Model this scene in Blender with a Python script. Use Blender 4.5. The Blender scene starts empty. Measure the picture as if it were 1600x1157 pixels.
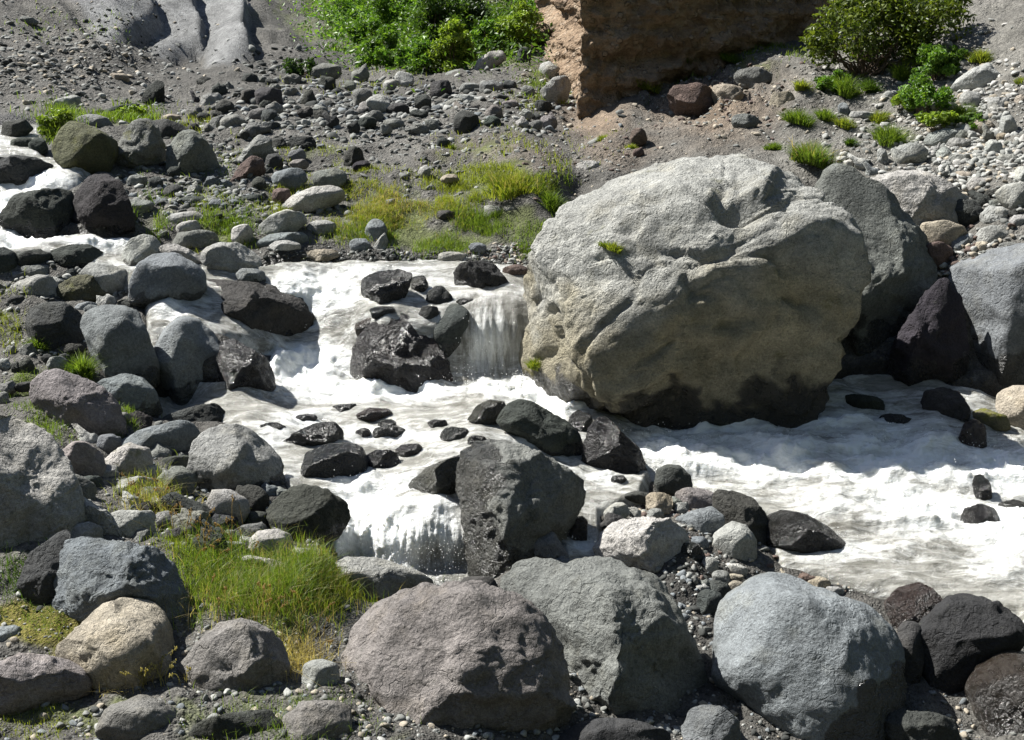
import bpy, bmesh, math, numpy as np
from mathutils import Vector
rng = np.random.default_rng(7)
C = bpy.context.scene.collection

# ------------------------------------------------------------------ camera model
H = 5.5; TH = math.radians(20.6); FPX = 2200.0; CX, CY = 800.0, 578.5
cT, sT = math.cos(TH), math.sin(TH)
FWD = np.array([0, cT, -sT]); UPV = np.array([0, sT, cT]); RGT = np.array([1.0, 0, 0])
CAM = np.array([0, 0, H])
def ray(px, py):
    a = (np.asarray(px, float) - CX) / FPX; b = (CY - np.asarray(py, float)) / FPX
    return FWD + a[..., None] * RGT + b[..., None] * UPV
def pt(px, py, t): return CAM + ray(px, py) * np.asarray(t, float)[..., None]
def tz(py, z):
    b = (CY - py) / FPX
    return (z - H) / (-sT + b * cT)

# ------------------------------------------------------------------ noise
_perm = np.random.default_rng(3).permutation(256).astype(np.int64)
_perm = np.concatenate([_perm, _perm, _perm])
_g = np.random.default_rng(5).normal(size=(256, 3)); _g /= np.linalg.norm(_g, axis=1)[:, None]
def perlin(p):
    p = np.asarray(p, float); i = np.floor(p).astype(np.int64); f = p - i; i &= 255
    u = f * f * f * (f * (f * 6 - 15) + 10)
    def gr(dx, dy, dz):
        h = _perm[_perm[_perm[(i[:, 0] + dx) & 255] + ((i[:, 1] + dy) & 255)] + ((i[:, 2] + dz) & 255)]
        g = _g[h & 255]
        return g[:, 0] * (f[:, 0] - dx) + g[:, 1] * (f[:, 1] - dy) + g[:, 2] * (f[:, 2] - dz)
    def lp(a, b, t): return a + (b - a) * t
    x0 = lp(gr(0,0,0), gr(1,0,0), u[:,0]); x1 = lp(gr(0,1,0), gr(1,1,0), u[:,0])
    x2 = lp(gr(0,0,1), gr(1,0,1), u[:,0]); x3 = lp(gr(0,1,1), gr(1,1,1), u[:,0])
    return 1.6 * lp(lp(x0, x1, u[:,1]), lp(x2, x3, u[:,1]), u[:,2])
def fbm(p, o=4, gain=.5, lac=2.03):
    s = 0; a = 1; q = np.array(p, float)
    for k in range(o):
        s = s + a * perlin(q + k * 17.3); a *= gain; q = q * lac
    return s
def ridged(p, o=4, gain=.5):
    s = 0; a = 1; q = np.array(p, float)
    for k in range(o):
        s = s + a * (1 - 2 * np.abs(perlin(q + k * 9.1))); a *= gain; q = q * 2.1
    return s
def sst(x, a, b):
    t = np.clip((x - a) / (b - a), 0, 1); return t * t * (3 - 2 * t)

# ------------------------------------------------------------------ mesh helper
def link(o, parent=None):
    C.objects.link(o)
    if parent: o.parent = parent
    return o
def mkmesh(name, v, f, mat=None, smooth=True, attrs=None, cols=None):
    v = np.asarray(v, np.float32); f = np.asarray(f, np.int32)
    n = f.shape[1]; me = bpy.data.meshes.new(name)
    me.vertices.add(len(v)); me.vertices.foreach_set('co', v.ravel())
    me.loops.add(f.size); me.loops.foreach_set('vertex_index', f.ravel())
    me.polygons.add(len(f)); me.polygons.foreach_set('loop_start', np.arange(0, f.size, n, dtype=np.int32))
    me.update(calc_edges=True)
    me.polygons.foreach_set('use_smooth', np.full(len(f), smooth))
    for k, a in (attrs or {}).items():
        at = me.attributes.new(k, 'FLOAT', 'POINT'); at.data.foreach_set('value', np.asarray(a, np.float32))
    for k, a in (cols or {}).items():
        at = me.attributes.new(k, 'FLOAT_COLOR', 'POINT')
        a = np.asarray(a, np.float32)
        if a.shape[1] == 3: a = np.concatenate([a, np.ones((len(a), 1), np.float32)], 1)
        at.data.foreach_set('color', a.ravel())
    if mat: me.materials.append(mat)
    me.validate()
    return me
def mkobj(name, me, loc=(0,0,0), parent=None):
    o = bpy.data.objects.new(name, me); o.location = loc
    return link(o, parent)
def tag(o, label=None, cat=None, group=None, kind=None):
    for k, v in (('label', label), ('category', cat), ('group', group), ('kind', kind)):
        if v: o[k] = v
    return o
_ico = {}
def ico(l):
    if l not in _ico:
        bm = bmesh.new(); bmesh.ops.create_icosphere(bm, subdivisions=l, radius=1)
        _ico[l] = (np.array([x.co[:] for x in bm.verts]), np.array([[q.index for q in x.verts] for x in bm.faces])); bm.free()
    return _ico[l]
def gridfaces(nr, nc, keep=None):
    i = np.arange(nr * nc).reshape(nr, nc)
    f = np.stack([i[:-1, :-1], i[1:, :-1], i[1:, 1:], i[:-1, 1:]], -1).reshape(-1, 4)
    if keep is not None: f = f[keep[f].any(1)]
    return f
def compact(v, f, *arr):
    used = np.zeros(len(v), bool); used[f.ravel()] = True
    idx = np.cumsum(used) - 1
    return (v[used], idx[f]) + tuple(a[used] for a in arr)

# ------------------------------------------------------------------ node helper
class NT:
    def __init__(s, name):
        s.m = bpy.data.materials.new(name); s.m.use_nodes = True; s.t = s.m.node_tree; s.t.nodes.clear()
        s.out = s.n('ShaderNodeOutputMaterial')
    def n(s, ty, ins=None, **kw):
        x = s.t.nodes.new(ty)
        for k, v in kw.items(): setattr(x, k, v)
        for k, v in (ins or {}).items(): s.set(x, k, v)
        return x
    def set(s, x, k, v):
        if isinstance(v, bpy.types.NodeSocket): s.t.links.new(v, x.inputs[k])
        elif isinstance(v, bpy.types.Node): s.t.links.new(v.outputs[0], x.inputs[k])
        else: x.inputs[k].default_value = v
    def math(s, op, a, b=0.0, clamp=False):
        return s.n('ShaderNodeMath', {0: a, 1: b}, operation=op, use_clamp=clamp).outputs[0]
    def ramp(s, f, a, b, x=0.0, y=1.0):
        return s.n('ShaderNodeMapRange', {0: f, 1: a, 2: b, 3: x, 4: y}).outputs[0]
    def noise(s, vec, scale, detail=4, rough=.55, dist=0.0, out='Fac'):
        return s.n('ShaderNodeTexNoise', {'Vector': vec, 'Scale': scale, 'Detail': detail, 'Roughness': rough, 'Distortion': dist}).outputs[out]
    def voro(s, vec, scale, feature='F1', out='Distance'):
        return s.n('ShaderNodeTexVoronoi', {'Vector': vec, 'Scale': scale}, feature=feature).outputs[out]
    def mix(s, f, a, b, bt='MIX'):
        x = s.n('ShaderNodeMix', data_type='RGBA', blend_type=bt)
        s.set(x, 0, f); s.set(x, 6, a); s.set(x, 7, b)
        return x.outputs[2]
    def bump(s, h, strength, dist, normal=None):
        x = s.n('ShaderNodeBump', {'Height': h, 'Strength': strength, 'Distance': dist})
        if normal is not None: s.set(x, 'Normal', normal)
        return x.outputs[0]
    def attr(s, name, out='Fac'): return s.n('ShaderNodeAttribute', attribute_name=name).outputs[out]
    def principled(s, **kw):
        p = s.n('ShaderNodeBsdfPrincipled')
        for k, v in kw.items(): s.set(p, k.replace('_', ' '), v)
        s.t.links.new(p.outputs[0], s.out.inputs[0]); return p
def c4(*c): return (c[0], c[1], c[2], 1)

# ------------------------------------------------------------------ materials
def mat_rock():
    s = NT('rock_stone')
    tc = s.n('ShaderNodeTexCoord'); oi = s.n('ShaderNodeObjectInfo')
    off = s.n('ShaderNodeVectorMath', {0: tc.outputs['Object'], 1: oi.outputs['Random']}, operation='ADD')
    sc = s.n('ShaderNodeVectorMath', {0: oi.outputs['Random']}, operation='SCALE'); sc.inputs['Scale'].default_value = 60
    off = s.n('ShaderNodeVectorMath', {0: tc.outputs['Object'], 1: sc}, operation='ADD').outputs[0]
    rug = oi.outputs['Alpha']
    big = s.noise(off, 1.6, 3); med = s.noise(off, 7, 5, .62); fine = s.noise(off, 45, 4, .7); sp = s.noise(off, 190, 2, .6)
    col = oi.outputs['Color']
    f = s.ramp(big, .3, .7, .78, 1.18); f = s.math('MULTIPLY', f, s.ramp(med, .3, .7, .74, 1.22))
    f = s.math('MULTIPLY', f, s.ramp(fine, .3, .7, .70, 1.30)); f = s.math('MULTIPLY', f, s.ramp(sp, .3, .7, .62, 1.38))
    cc = s.n('ShaderNodeVectorMath', {0: col}, operation='SCALE'); s.set(cc, 'Scale', f); cc = cc.outputs[0]
    # tan / rusty mineral stains
    st = s.ramp(s.noise(off, 2.7, 5, .65), .52, .70)
    cc = s.mix(s.math('MULTIPLY', st, .32), cc, s.mix(1.0, cc, c4(1.22, 1.10, .82), 'MULTIPLY'))
    # pale mineral scuffs
    pl = s.ramp(s.noise(off, 4.3, 6, .7), .60, .68)
    cc = s.mix(s.math('MULTIPLY', pl, .35), cc, s.mix(1.0, cc, c4(1.5, 1.5, 1.5), 'MULTIPLY'))
    # lichen / dark spots
    lc = s.ramp(s.noise(off, 11, 6, .75), .60, .67)
    cc = s.mix(s.math('MULTIPLY', s.math('MULTIPLY', lc, rug), .55), cc, c4(.055, .057, .045))
    # moss attribute
    mo = s.math('MULTIPLY', s.attr('moss'), s.ramp(s.noise(off, 16, 4, .7), .42, .56), True)
    cc = s.mix(mo, cc, s.mix(s.noise(off, 30, 2), c4(.16, .13, .02), c4(.07, .10, .015)))
    tn = s.attr('tint', 'Color'); cc = s.mix(s.attr('tinted'), cc, s.mix(1.0, cc, tn, 'MULTIPLY'))
    wet = s.ramp(s.math('ADD', s.attr('wet'), s.ramp(med, .3, .7, -.35, .35)), .32, .68)
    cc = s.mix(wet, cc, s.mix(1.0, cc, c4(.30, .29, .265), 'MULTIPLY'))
    rough = s.n('ShaderNodeMix', {0: wet, 2: .88, 3: s.ramp(med, .35, .65, .12, .42)}).outputs[0]
    spec = s.ramp(wet, 0, 1, .25, .6)
    # bump
    pits = s.ramp(s.voro(off, 26), .0, .45); cr = s.n('ShaderNodeTexVoronoi', {'Vector': s.n('ShaderNodeVectorMath', {0: off, 1: s.noise(off, 3, 3, .6, 0, 'Color')}, operation='ADD').outputs[0], 'Scale': 1.7}, feature='DISTANCE_TO_EDGE').outputs[0]
    crk = s.ramp(cr, 0.0, .025)
    h = s.math('ADD', s.math('MULTIPLY', med, 1.1), s.math('MULTIPLY', fine, .38))
    h = s.math('ADD', h, s.math('MULTIPLY', sp, .12)); h = s.math('ADD', h, s.math('MULTIPLY', pits, .12))
    h = s.math('ADD', h, s.math('MULTIPLY', crk, .13))
    st = s.math('MULTIPLY', s.ramp(rug, 0, 1, .35, 1.0), s.ramp(wet, 0, 1, 1, 1.3))
    nb = s.n('ShaderNodeBump', {'Height': h, 'Strength': st, 'Distance': .06}).outputs[0]
    s.principled(Base_Color=cc, Roughness=rough, Specular_IOR_Level=spec, Normal=nb)
    return s.m
def mat_ground(name='gravel_ground'):
    s = NT(name)
    g = s.n('ShaderNodeNewGeometry').outputs['Position']
    col = s.attr('gcol', 'Color')
    v1 = s.n('ShaderNodeTexVoronoi', {'Vector': g, 'Scale': 17.0, 'Randomness': 1.0}); v2 = s.n('ShaderNodeTexVoronoi', {'Vector': g, 'Scale': 48.0})
    bw = s.n('ShaderNodeRGBToBW', {0: v1.outputs['Color']}).outputs[0]; bw2 = s.n('ShaderNodeRGBToBW', {0: v2.outputs['Color']}).outputs[0]
    n1 = s.noise(g, 1.1, 5, .6); n2 = s.noise(g, 9, 6, .7); n3 = s.noise(g, 90, 3, .7)
    peb = s.math('MULTIPLY', s.ramp(s.noise(g, 2.3, 4, .6), .42, .6), s.ramp(v1.outputs['Distance'], .55, .3))
    f = s.math('MULTIPLY', s.ramp(n1, .3, .7, .65, 1.35), s.ramp(n2, .3, .7, .6, 1.4))
    f = s.math('MULTIPLY', f, s.ramp(n3, .3, .7, .75, 1.25)); f = s.math('MULTIPLY', f, s.ramp(bw2, .2, .8, .8, 1.2))
    f2 = s.math('MULTIPLY', f, s.ramp(bw, .2, .8, .65, 1.6))
    f = s.n('ShaderNodeMix', {0: s.math('MULTIPLY', peb, s.attr('stony'), True), 2: f, 3: f2}).outputs[0]
    cc = s.n('ShaderNodeVectorMath', {0: col}, operation='SCALE'); s.set(cc, 'Scale', f)
    d1 = s.ramp(v1.outputs['Distance'], 0, .6, 1, 0); d2 = s.ramp(v2.outputs['Distance'], 0, .6, 1, 0)
    h = s.math('ADD', s.math('MULTIPLY', s.math('MULTIPLY', d1, peb), s.math('MULTIPLY', s.attr('stony'), .9)), s.math('MULTIPLY', d2, .3))
    h = s.math('ADD', h, s.math('MULTIPLY', n2, .9)); h = s.math('ADD', h, s.math('MULTIPLY', n3, .2))
    wet = s.attr('wet')
    s.principled(Base_Color=s.mix(wet, cc.outputs[0], s.mix(1.0, cc.outputs[0], c4(.35, .34, .32), 'MULTIPLY')), Roughness=s.ramp(wet, 0, 1, .93, .3), Specular_IOR_Level=.25, Normal=s.bump(h, .9, .05))
    return s.m
def mat_water():
    s = NT('milky_water')
    fl = s.attr('flow', 'Vector'); foam = s.attr('foam')
    g = s.n('ShaderNodeNewGeometry').outputs['Position']
    dn = s.attr('fall')
    ma = s.n('ShaderNodeMapping', {'Vector': g, 'Scale': (1.5, .3, .22)}).outputs[0]
    mb = s.n('ShaderNodeMapping', {'Vector': g, 'Rotation': (0, 0, math.radians(22)), 'Scale': (.36, 1.25, 1.25)}).outputs[0]
    def dual(sc, d, r, di): return s.n('ShaderNodeMix', {0: dn, 2: s.noise(mb, sc, d, r, di), 3: s.noise(ma, sc * 1.3, d, r, .15)}).outputs[0]
    n1 = dual(2.6, 6, .68, .9); n2 = dual(9, 5, .7, .8); n3 = s.noise(g, 34, 4, .7, .3); fl = mb
    ff = s.math('ADD', s.math('MULTIPLY', foam, 1.5), s.math('MULTIPLY', s.math('SUBTRACT', n1, .5), 2.0))
    ff = s.math('ADD', ff, s.math('MULTIPLY', s.math('SUBTRACT', n2, .5), 1.5)); ff = s.math('ADD', ff, s.math('MULTIPLY', s.math('SUBTRACT', n3, .5), .45))
    fm = s.ramp(ff, .36, 1.45)
    thin = s.attr('thin')
    base = s.mix(s.ramp(n2, .35, .65), c4(.155, .152, .132), c4(.36, .355, .325))
    base = s.mix(s.math('MULTIPLY', thin, s.ramp(s.noise(fl, 8, 4, .7, .5), .45, .6), True), base, c4(.055, .05, .038))
    cc = s.mix(fm, base, c4(.80, .815, .80))
    h = s.math('ADD', s.math('MULTIPLY', n2, .8), s.math('MULTIPLY', n3, .35)); h = s.math('ADD', h, s.math('MULTIPLY', s.noise(g, 90, 3, .7), s.ramp(foam, .3, .8, .3, .06)))
    h = s.math('ADD', h, n1)
    nb = s.n('ShaderNodeBump', {'Height': h, 'Strength': s.ramp(foam, 0, 1, .75, .5), 'Distance': .05}).outputs[0]
    s.principled(Base_Color=cc, Roughness=s.ramp(fm, 0, 1, .07, .32), Specular_IOR_Level=.5, Normal=nb, IOR=1.33, Subsurface_Weight=.35, Subsurface_Radius=(.06, .055, .045), Subsurface_Scale=1.0)
    return s.m
def mat_leaf(name, attr='lcol', tr=.45, rough=.5):
    s = NT(name)
    col = s.attr(attr, 'Color')
    d = s.n('ShaderNodeBsdfPrincipled', {'Base Color': col, 'Roughness': rough, 'Specular IOR Level': .35})
    t = s.n('ShaderNodeBsdfTranslucent', {'Color': s.mix(1.0, col, c4(1.5, 1.5, .8), 'MULTIPLY')})
    m = s.n('ShaderNodeMixShader', {0: tr, 1: d.outputs[0], 2: t.outputs[0]})
    s.t.links.new(m.outputs[0], s.out.inputs[0]); return s.m
def mat_plain(name, col, rough=.9):
    s = NT(name); g = s.n('ShaderNodeTexCoord').outputs['Object']
    s.principled(Base_Color=s.mix(s.noise(g, 20, 5, .6), c4(*[x * .6 for x in col]), c4(*[x * 1.3 for x in col])), Roughness=rough, Normal=s.bump(s.noise(g, 50, 4), .5, .01)); return s.m
def mat_earth():
    s = NT('cliff_earth')
    g = s.n('ShaderNodeNewGeometry').outputs['Position']
    m = s.n('ShaderNodeMapping', {'Vector': g, 'Scale': (1, 1, 1.7)}).outputs[0]
    n1 = s.noise(m, 1.6, 6, .65, .5); n2 = s.noise(g, 12, 5, .7); v = s.n('ShaderNodeTexVoronoi', {'Vector': g, 'Scale': 9.0}); v2 = s.n('ShaderNodeTexVoronoi', {'Vector': g, 'Scale': 24.0})
    bw = s.n('ShaderNodeRGBToBW', {0: v.outputs['Color']}).outputs[0]
    cc = s.mix(s.ramp(n1, .3, .7), c4(.13, .092, .062), c4(.32, .235, .16))
    cc = s.mix(s.ramp(s.noise(m, 4, 4), .55, .62), cc, c4(.27, .21, .15))
    st = s.math('MULTIPLY', s.ramp(v.outputs['Distance'], .42, .3), s.ramp(bw, .55, .6))
    cc = s.mix(s.math('MULTIPLY', st, .45), cc, s.mix(v.outputs['Color'], c4(.22, .19, .16), c4(.42, .34, .26)))
    f = s.n('ShaderNodeVectorMath', {0: cc}, operation='SCALE'); s.set(f, 'Scale', s.ramp(n2, .3, .7, .7, 1.25))
    h = s.math('ADD', s.math('MULTIPLY', st, .5), s.math('ADD', n1, s.math('MULTIPLY', n2, .6)))
    h = s.math('ADD', h, s.math('MULTIPLY', v2.outputs['Distance'], -.25))
    s.principled(Base_Color=f.outputs[0], Roughness=.95, Specular_IOR_Level=.15, Normal=s.bump(h, 1, .09)); return s.m
ROCK = mat_rock(); GROUND = mat_ground(); WATER = mat_water(); EARTH = mat_earth()
GRASSM = mat_leaf('grass_blades', tr=.5); LEAFM = mat_leaf('shrub_leaves', tr=.4, rough=.45)
BARK = mat_plain('shrub_bark', (.12, .085, .06))
# ------------------------------------------------------------------ ground surface (fitted through surveyed points)
SV = []   # px, py, t
def Z(z, *pts):
    for x, y in pts: SV.append((x, y, tz(y, z)))
def T(t, *pts):
    for x, y in pts: SV.append((x, y, t))
for line in """.5 0,1060|.45 300,1060|.3 600,1060|0 1000,1060|-.15 1300,1060 1600,1060|.6 0,1400|.1 800,1400|-.2 1600,1400|.7 0,900 150,840|.55 300,900|.42 450,950|.38 500,880
0 640,915 720,910|.0 540,890 600,893 660,896 725,898|.48 560,740 520,745|.5 620,738|.60 685,722|.68 740,700|.58 740,735|.45 530,768 570,772 620,776|.5 670,772 720,768|.31 540,818 600,822|.36 660,824 720,822|.2 540,850 600,853|.22 660,856 720,856|.3 500,830|.42 470,800
.3 1000,700 1200,680 1500,690|.33 1600,650|.45 1500,630 1380,615|.2 1100,760 1300,760|.15 1600,760|.05 1300,860 1200,860|-.02 1500,900|-.05 1600,930|0 1250,900|-.05 1450,960|.3 950,770|.3 1000,740|.22 900,830|.15 900,870|.15 1100,850|.1 1050,950|.2 800,900
.52 450,620|.5 300,640 600,612 850,625 700,660 450,700 430,740|.52 800,600|.48 560,700|.45 900,660
1.2 740,470 820,470|.55 740,592 820,590|.9 740,530 820,530|.65 450,565|.95 440,505 530,505|1.2 500,450|.56 560,590|1.3 480,430|1.25 620,445 700,445|1.35 800,420 600,415|1.4 430,410|.75 600,560|1.1 600,500
1.4 600,395 800,400|1.45 450,393|1.2 250,487|.85 240,560|.5 270,635|.9 330,560|1.1 330,500
1.2 200,470 100,470|1.25 0,470|1.4 100,425|1.45 300,405|1.55 200,385|1.6 50,380|1.68 0,355|1.9 60,292 0,290|2.0 110,262|2.1 0,225|1.75 60,340|1.75 200,330
1.1 0,520|.95 0,600|1.0 100,570|.8 200,600|.85 0,700|.7 200,700|.9 100,640|.55 350,700|.65 200,780|.42 400,830|.75 0,800|.35 470,860
1.62 400,350 600,330 800,340|1.5 850,380|1.85 500,270|1.88 700,270|1.98 850,270|1.9 400,250|1.92 250,260|2.12 100,200|1.25 850,440
.5 1000,600 1200,610|.7 1500,560|.5 1600,600
1.6 -500,500|1.0 -500,900|.8 -500,1400|-.2 2100,1000 2100,1400|.1 2100,700|1.6 2100,450""".splitlines():
    for part in line.split('|'):
        q = part.split(); Z(float(q[0]), *[tuple(map(float, a.split(','))) for a in q[1:]])
for part in """18.2 600,200 400,200|20.2 500,150 700,150|22.3 650,115|23.3 480,100|21 350,130|20.3 200,150|18.6 0,170|20.2 0,100|23 0,0|25 150,0|23 200,80|23.8 300,100|26.5 400,60|28 300,0|30 480,30|28 600,60|33 600,0|31 700,0|25 850,60|30 850,0
21.5 820,110|18.9 900,190|18.6 1000,180|18.7 1100,150|19 1200,100|19.4 1300,60|17.4 900,230|17.3 950,215|17.1 1100,205|16.5 1200,225|15.6 1300,265|15.6 1400,250|15 1600,250|14.8 1500,330|14.3 1600,330|16 1600,150|17.2 1400,150|17.6 1500,80|17 1600,60|19 1450,30|18.2 1600,0|19.4 1500,0
13.9 1600,450|14.3 1500,400|14.4 1300,450|16.2 900,300|15.3 860,350|14.8 1000,450|14.6 1200,450|16 1050,300|17 -500,200|19 -500,0|13.8 2100,200|15 2100,0
24 -500,-150|28 0,-150|36 300,-150|42 600,-150|40 900,-150|21 1600,-150|18 2100,-150|34 0,-420|60 600,-420|25 1600,-420|22 2300,-420|30 -700,-420""".replace('\n', '|').split('|'):
    q = part.split(); T(float(q[0]), *[tuple(map(float, a.split(','))) for a in q[1:]])
SV = np.array(SV)
def _tps(r2): return np.where(r2 > 1e-12, .5 * r2 * np.log(r2 + 1e-12), 0)
_P = SV[:, :2] / 1000; _q = 1 / SV[:, 2]; _n = len(_P)
_K = _tps(((_P[:, None] - _P[None]) ** 2).sum(-1)) + np.eye(_n) * 2e-5
_A = np.zeros((_n + 3, _n + 3)); _A[:_n, :_n] = _K; _A[:_n, _n] = 1; _A[:_n, _n+1:] = _P; _A[_n, :_n] = 1; _A[_n+1:, :_n] = _P.T
_w = np.linalg.solve(_A, np.concatenate([_q, [0, 0, 0]]))
def ground_t(px, py):
    p = np.stack([np.ravel(px), np.ravel(py)], -1) / 1000.0; out = np.empty(len(p))
    for s in range(0, len(p), 20000):
        b = p[s:s+20000]
        out[s:s+20000] = _tps(((b[:, None] - _P[None]) ** 2).sum(-1)) @ _w[:_n] + _w[_n] + b @ _w[_n+1:]
    return (1 / np.clip(out, 1/90., 1/4.)).reshape(np.shape(px))
def gt(px, py): return float(ground_t(np.array([px]), np.array([py]))[0])

# water outline
WP = [[(-400,195),(60,200),(70,225),(62,245),(90,252),(140,272),(122,286),(70,300),(28,330),(28,362),(60,374),(225,374),(325,418),(440,412),(640,408),(835,415),(850,500),(850,585),(900,610),(1000,630),(1200,625),(1330,585),(1420,585),(1560,618),(1700,640),(2250,700),(2250,1100),(1640,1060),(1605,1000),(1590,955),(1500,940),(1400,930),(1300,905),(1225,885),(1205,860),(1125,775),(1080,748),(1015,738),(1000,775),(935,800),(938,872),(885,872),(860,812),(800,800),(745,780),(738,908),(690,912),(600,890),(530,868),(515,840),(535,800),(500,768),(455,765),(405,700),(372,662),(250,648),(245,622),(300,600),(425,600),(430,548),(300,505),(262,522),(238,570),(228,480),(170,420),(60,402),(-400,405)]]
def inpoly(px, py, poly):
    c = np.zeros(px.shape, bool); n = len(poly)
    for i in range(n):
        x0, y0 = poly[i]; x1, y1 = poly[(i+1) % n]
        if y0 == y1: continue
        c ^= ((y0 > py) != (y1 > py)) & (px < (x1 - x0) * (py - y0) / (y1 - y0) + x0)
    return c
def polydist(px, py, poly):
    d = np.full(px.shape, 1e9); n = len(poly)
    for i in range(n):
        a = np.array(poly[i], float); b = np.array(poly[(i+1) % n], float); ab = b - a
        t = np.clip(((px - a[0]) * ab[0] + (py - a[1]) * ab[1]) / (ab @ ab), 0, 1)
        d = np.minimum(d, np.hypot(px - a[0] - t * ab[0], py - a[1] - t * ab[1]))
    return np.where(inpoly(px, py, poly), d, -d)
def water_sd(px, py): return polydist(px, py, WP[0])

def blob(px, py, L):
    s = np.zeros(px.shape)
    for x, y, rx, ry, a in L: s = np.maximum(s, a * np.exp(-(((px - x) / rx) ** 2 + ((py - y) / ry) ** 2) * 1.1))
    return s
# ground colour zones: x, y, rx, ry, weight
GREEN = [(760,280,90,50,1),(620,340,150,45,1),(780,350,80,25,1),(690,370,120,20,1),(480,320,60,40,.6),(350,370,60,30,.8),(230,355,40,30,.9),(90,200,60,25,.9),(200,190,50,20,.9),(870,130,60,35,.8),(600,30,160,60,1.2),(700,70,150,50,1.2),(780,30,120,60,1),(420,930,140,60,1.1),(330,870,80,50,.9),(230,790,60,40,.8),(60,970,90,40,.7),(60,620,60,70,.8),(20,680,40,60,.8),(130,590,30,50,.8),(1270,240,50,25,.6),(1380,200,90,50,.35),(1150,110,120,25,.6),(1040,130,60,30,.8),(540,20,60,40,1.3),(700,20,200,60,1.5),(560,-60,300,80,1.5),(620,180,80,30,.3),(500,250,60,40,.4),(450,1010,60,80,.8),(420,1130,160,60,.7),(100,1120,160,50,.6)]
BROWN = [(930,190,60,35,1),(1110,165,120,60,.85),(880,120,60,40,.7),(1010,130,60,40,.8),(800,250,120,40,.35),(960,240,90,30,.55)]
MOSSG = [(60,985,110,40,1.1),(130,1030,80,30,.8),(20,960,60,30,1)]
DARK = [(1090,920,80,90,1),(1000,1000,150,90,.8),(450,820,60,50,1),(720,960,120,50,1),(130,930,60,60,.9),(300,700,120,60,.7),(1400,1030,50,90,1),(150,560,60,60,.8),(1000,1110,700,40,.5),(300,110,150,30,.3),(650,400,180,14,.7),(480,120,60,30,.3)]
PALE = [(1400,200,260,160,.75),(1560,60,160,110,.7),(700,170,90,30,.3),(640,230,80,25,.25)]
GRID = {}
def gsurf(px, py):
    """point on the finished ground (with its bumps)"""
    xs, ys, V = GRID['xs'], GRID['ys'], GRID['v']
    fx = np.clip((np.asarray(px, float) - xs[0]) / (xs[1] - xs[0]), 0, len(xs) - 1.001); fy = np.clip((np.asarray(py, float) - ys[0]) / (ys[1] - ys[0]), 0, len(ys) - 1.001)
    i = fx.astype(int); j = fy.astype(int); a = (fx - i)[..., None]; b = (fy - j)[..., None]
    return (V[j, i] * (1 - a) + V[j, i+1] * a) * (1 - b) + (V[j+1, i] * (1 - a) + V[j+1, i+1] * a) * b
RIDGES = [((150,-90),(215,-5),(262,62),120),((240,-90),(300,10),(321,88),85),((330,-90),(378,10),(391,98),80)]
def ridges(px, py):
    H_ = np.zeros(px.shape); M = np.zeros(px.shape)
    for a, b, c, wd in RIDGES:
        yy = np.array([a[1], b[1], c[1]], float); xc = np.interp(py, yy, [a[0], b[0], c[0]])
        s = xc - px + 4 * np.sin(py * .11 + a[0]); prof = np.where(s > 0, np.clip(1 - s / wd, 0, 1) ** .8, np.clip(1 + s / 9, 0, 1))
        e = np.sqrt(sst(c[1] - py + s * .25, -3, 16)); H_ = np.maximum(H_, prof * e); M = np.maximum(M, sst(prof * e, .02, .25))
    return H_, M
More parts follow.
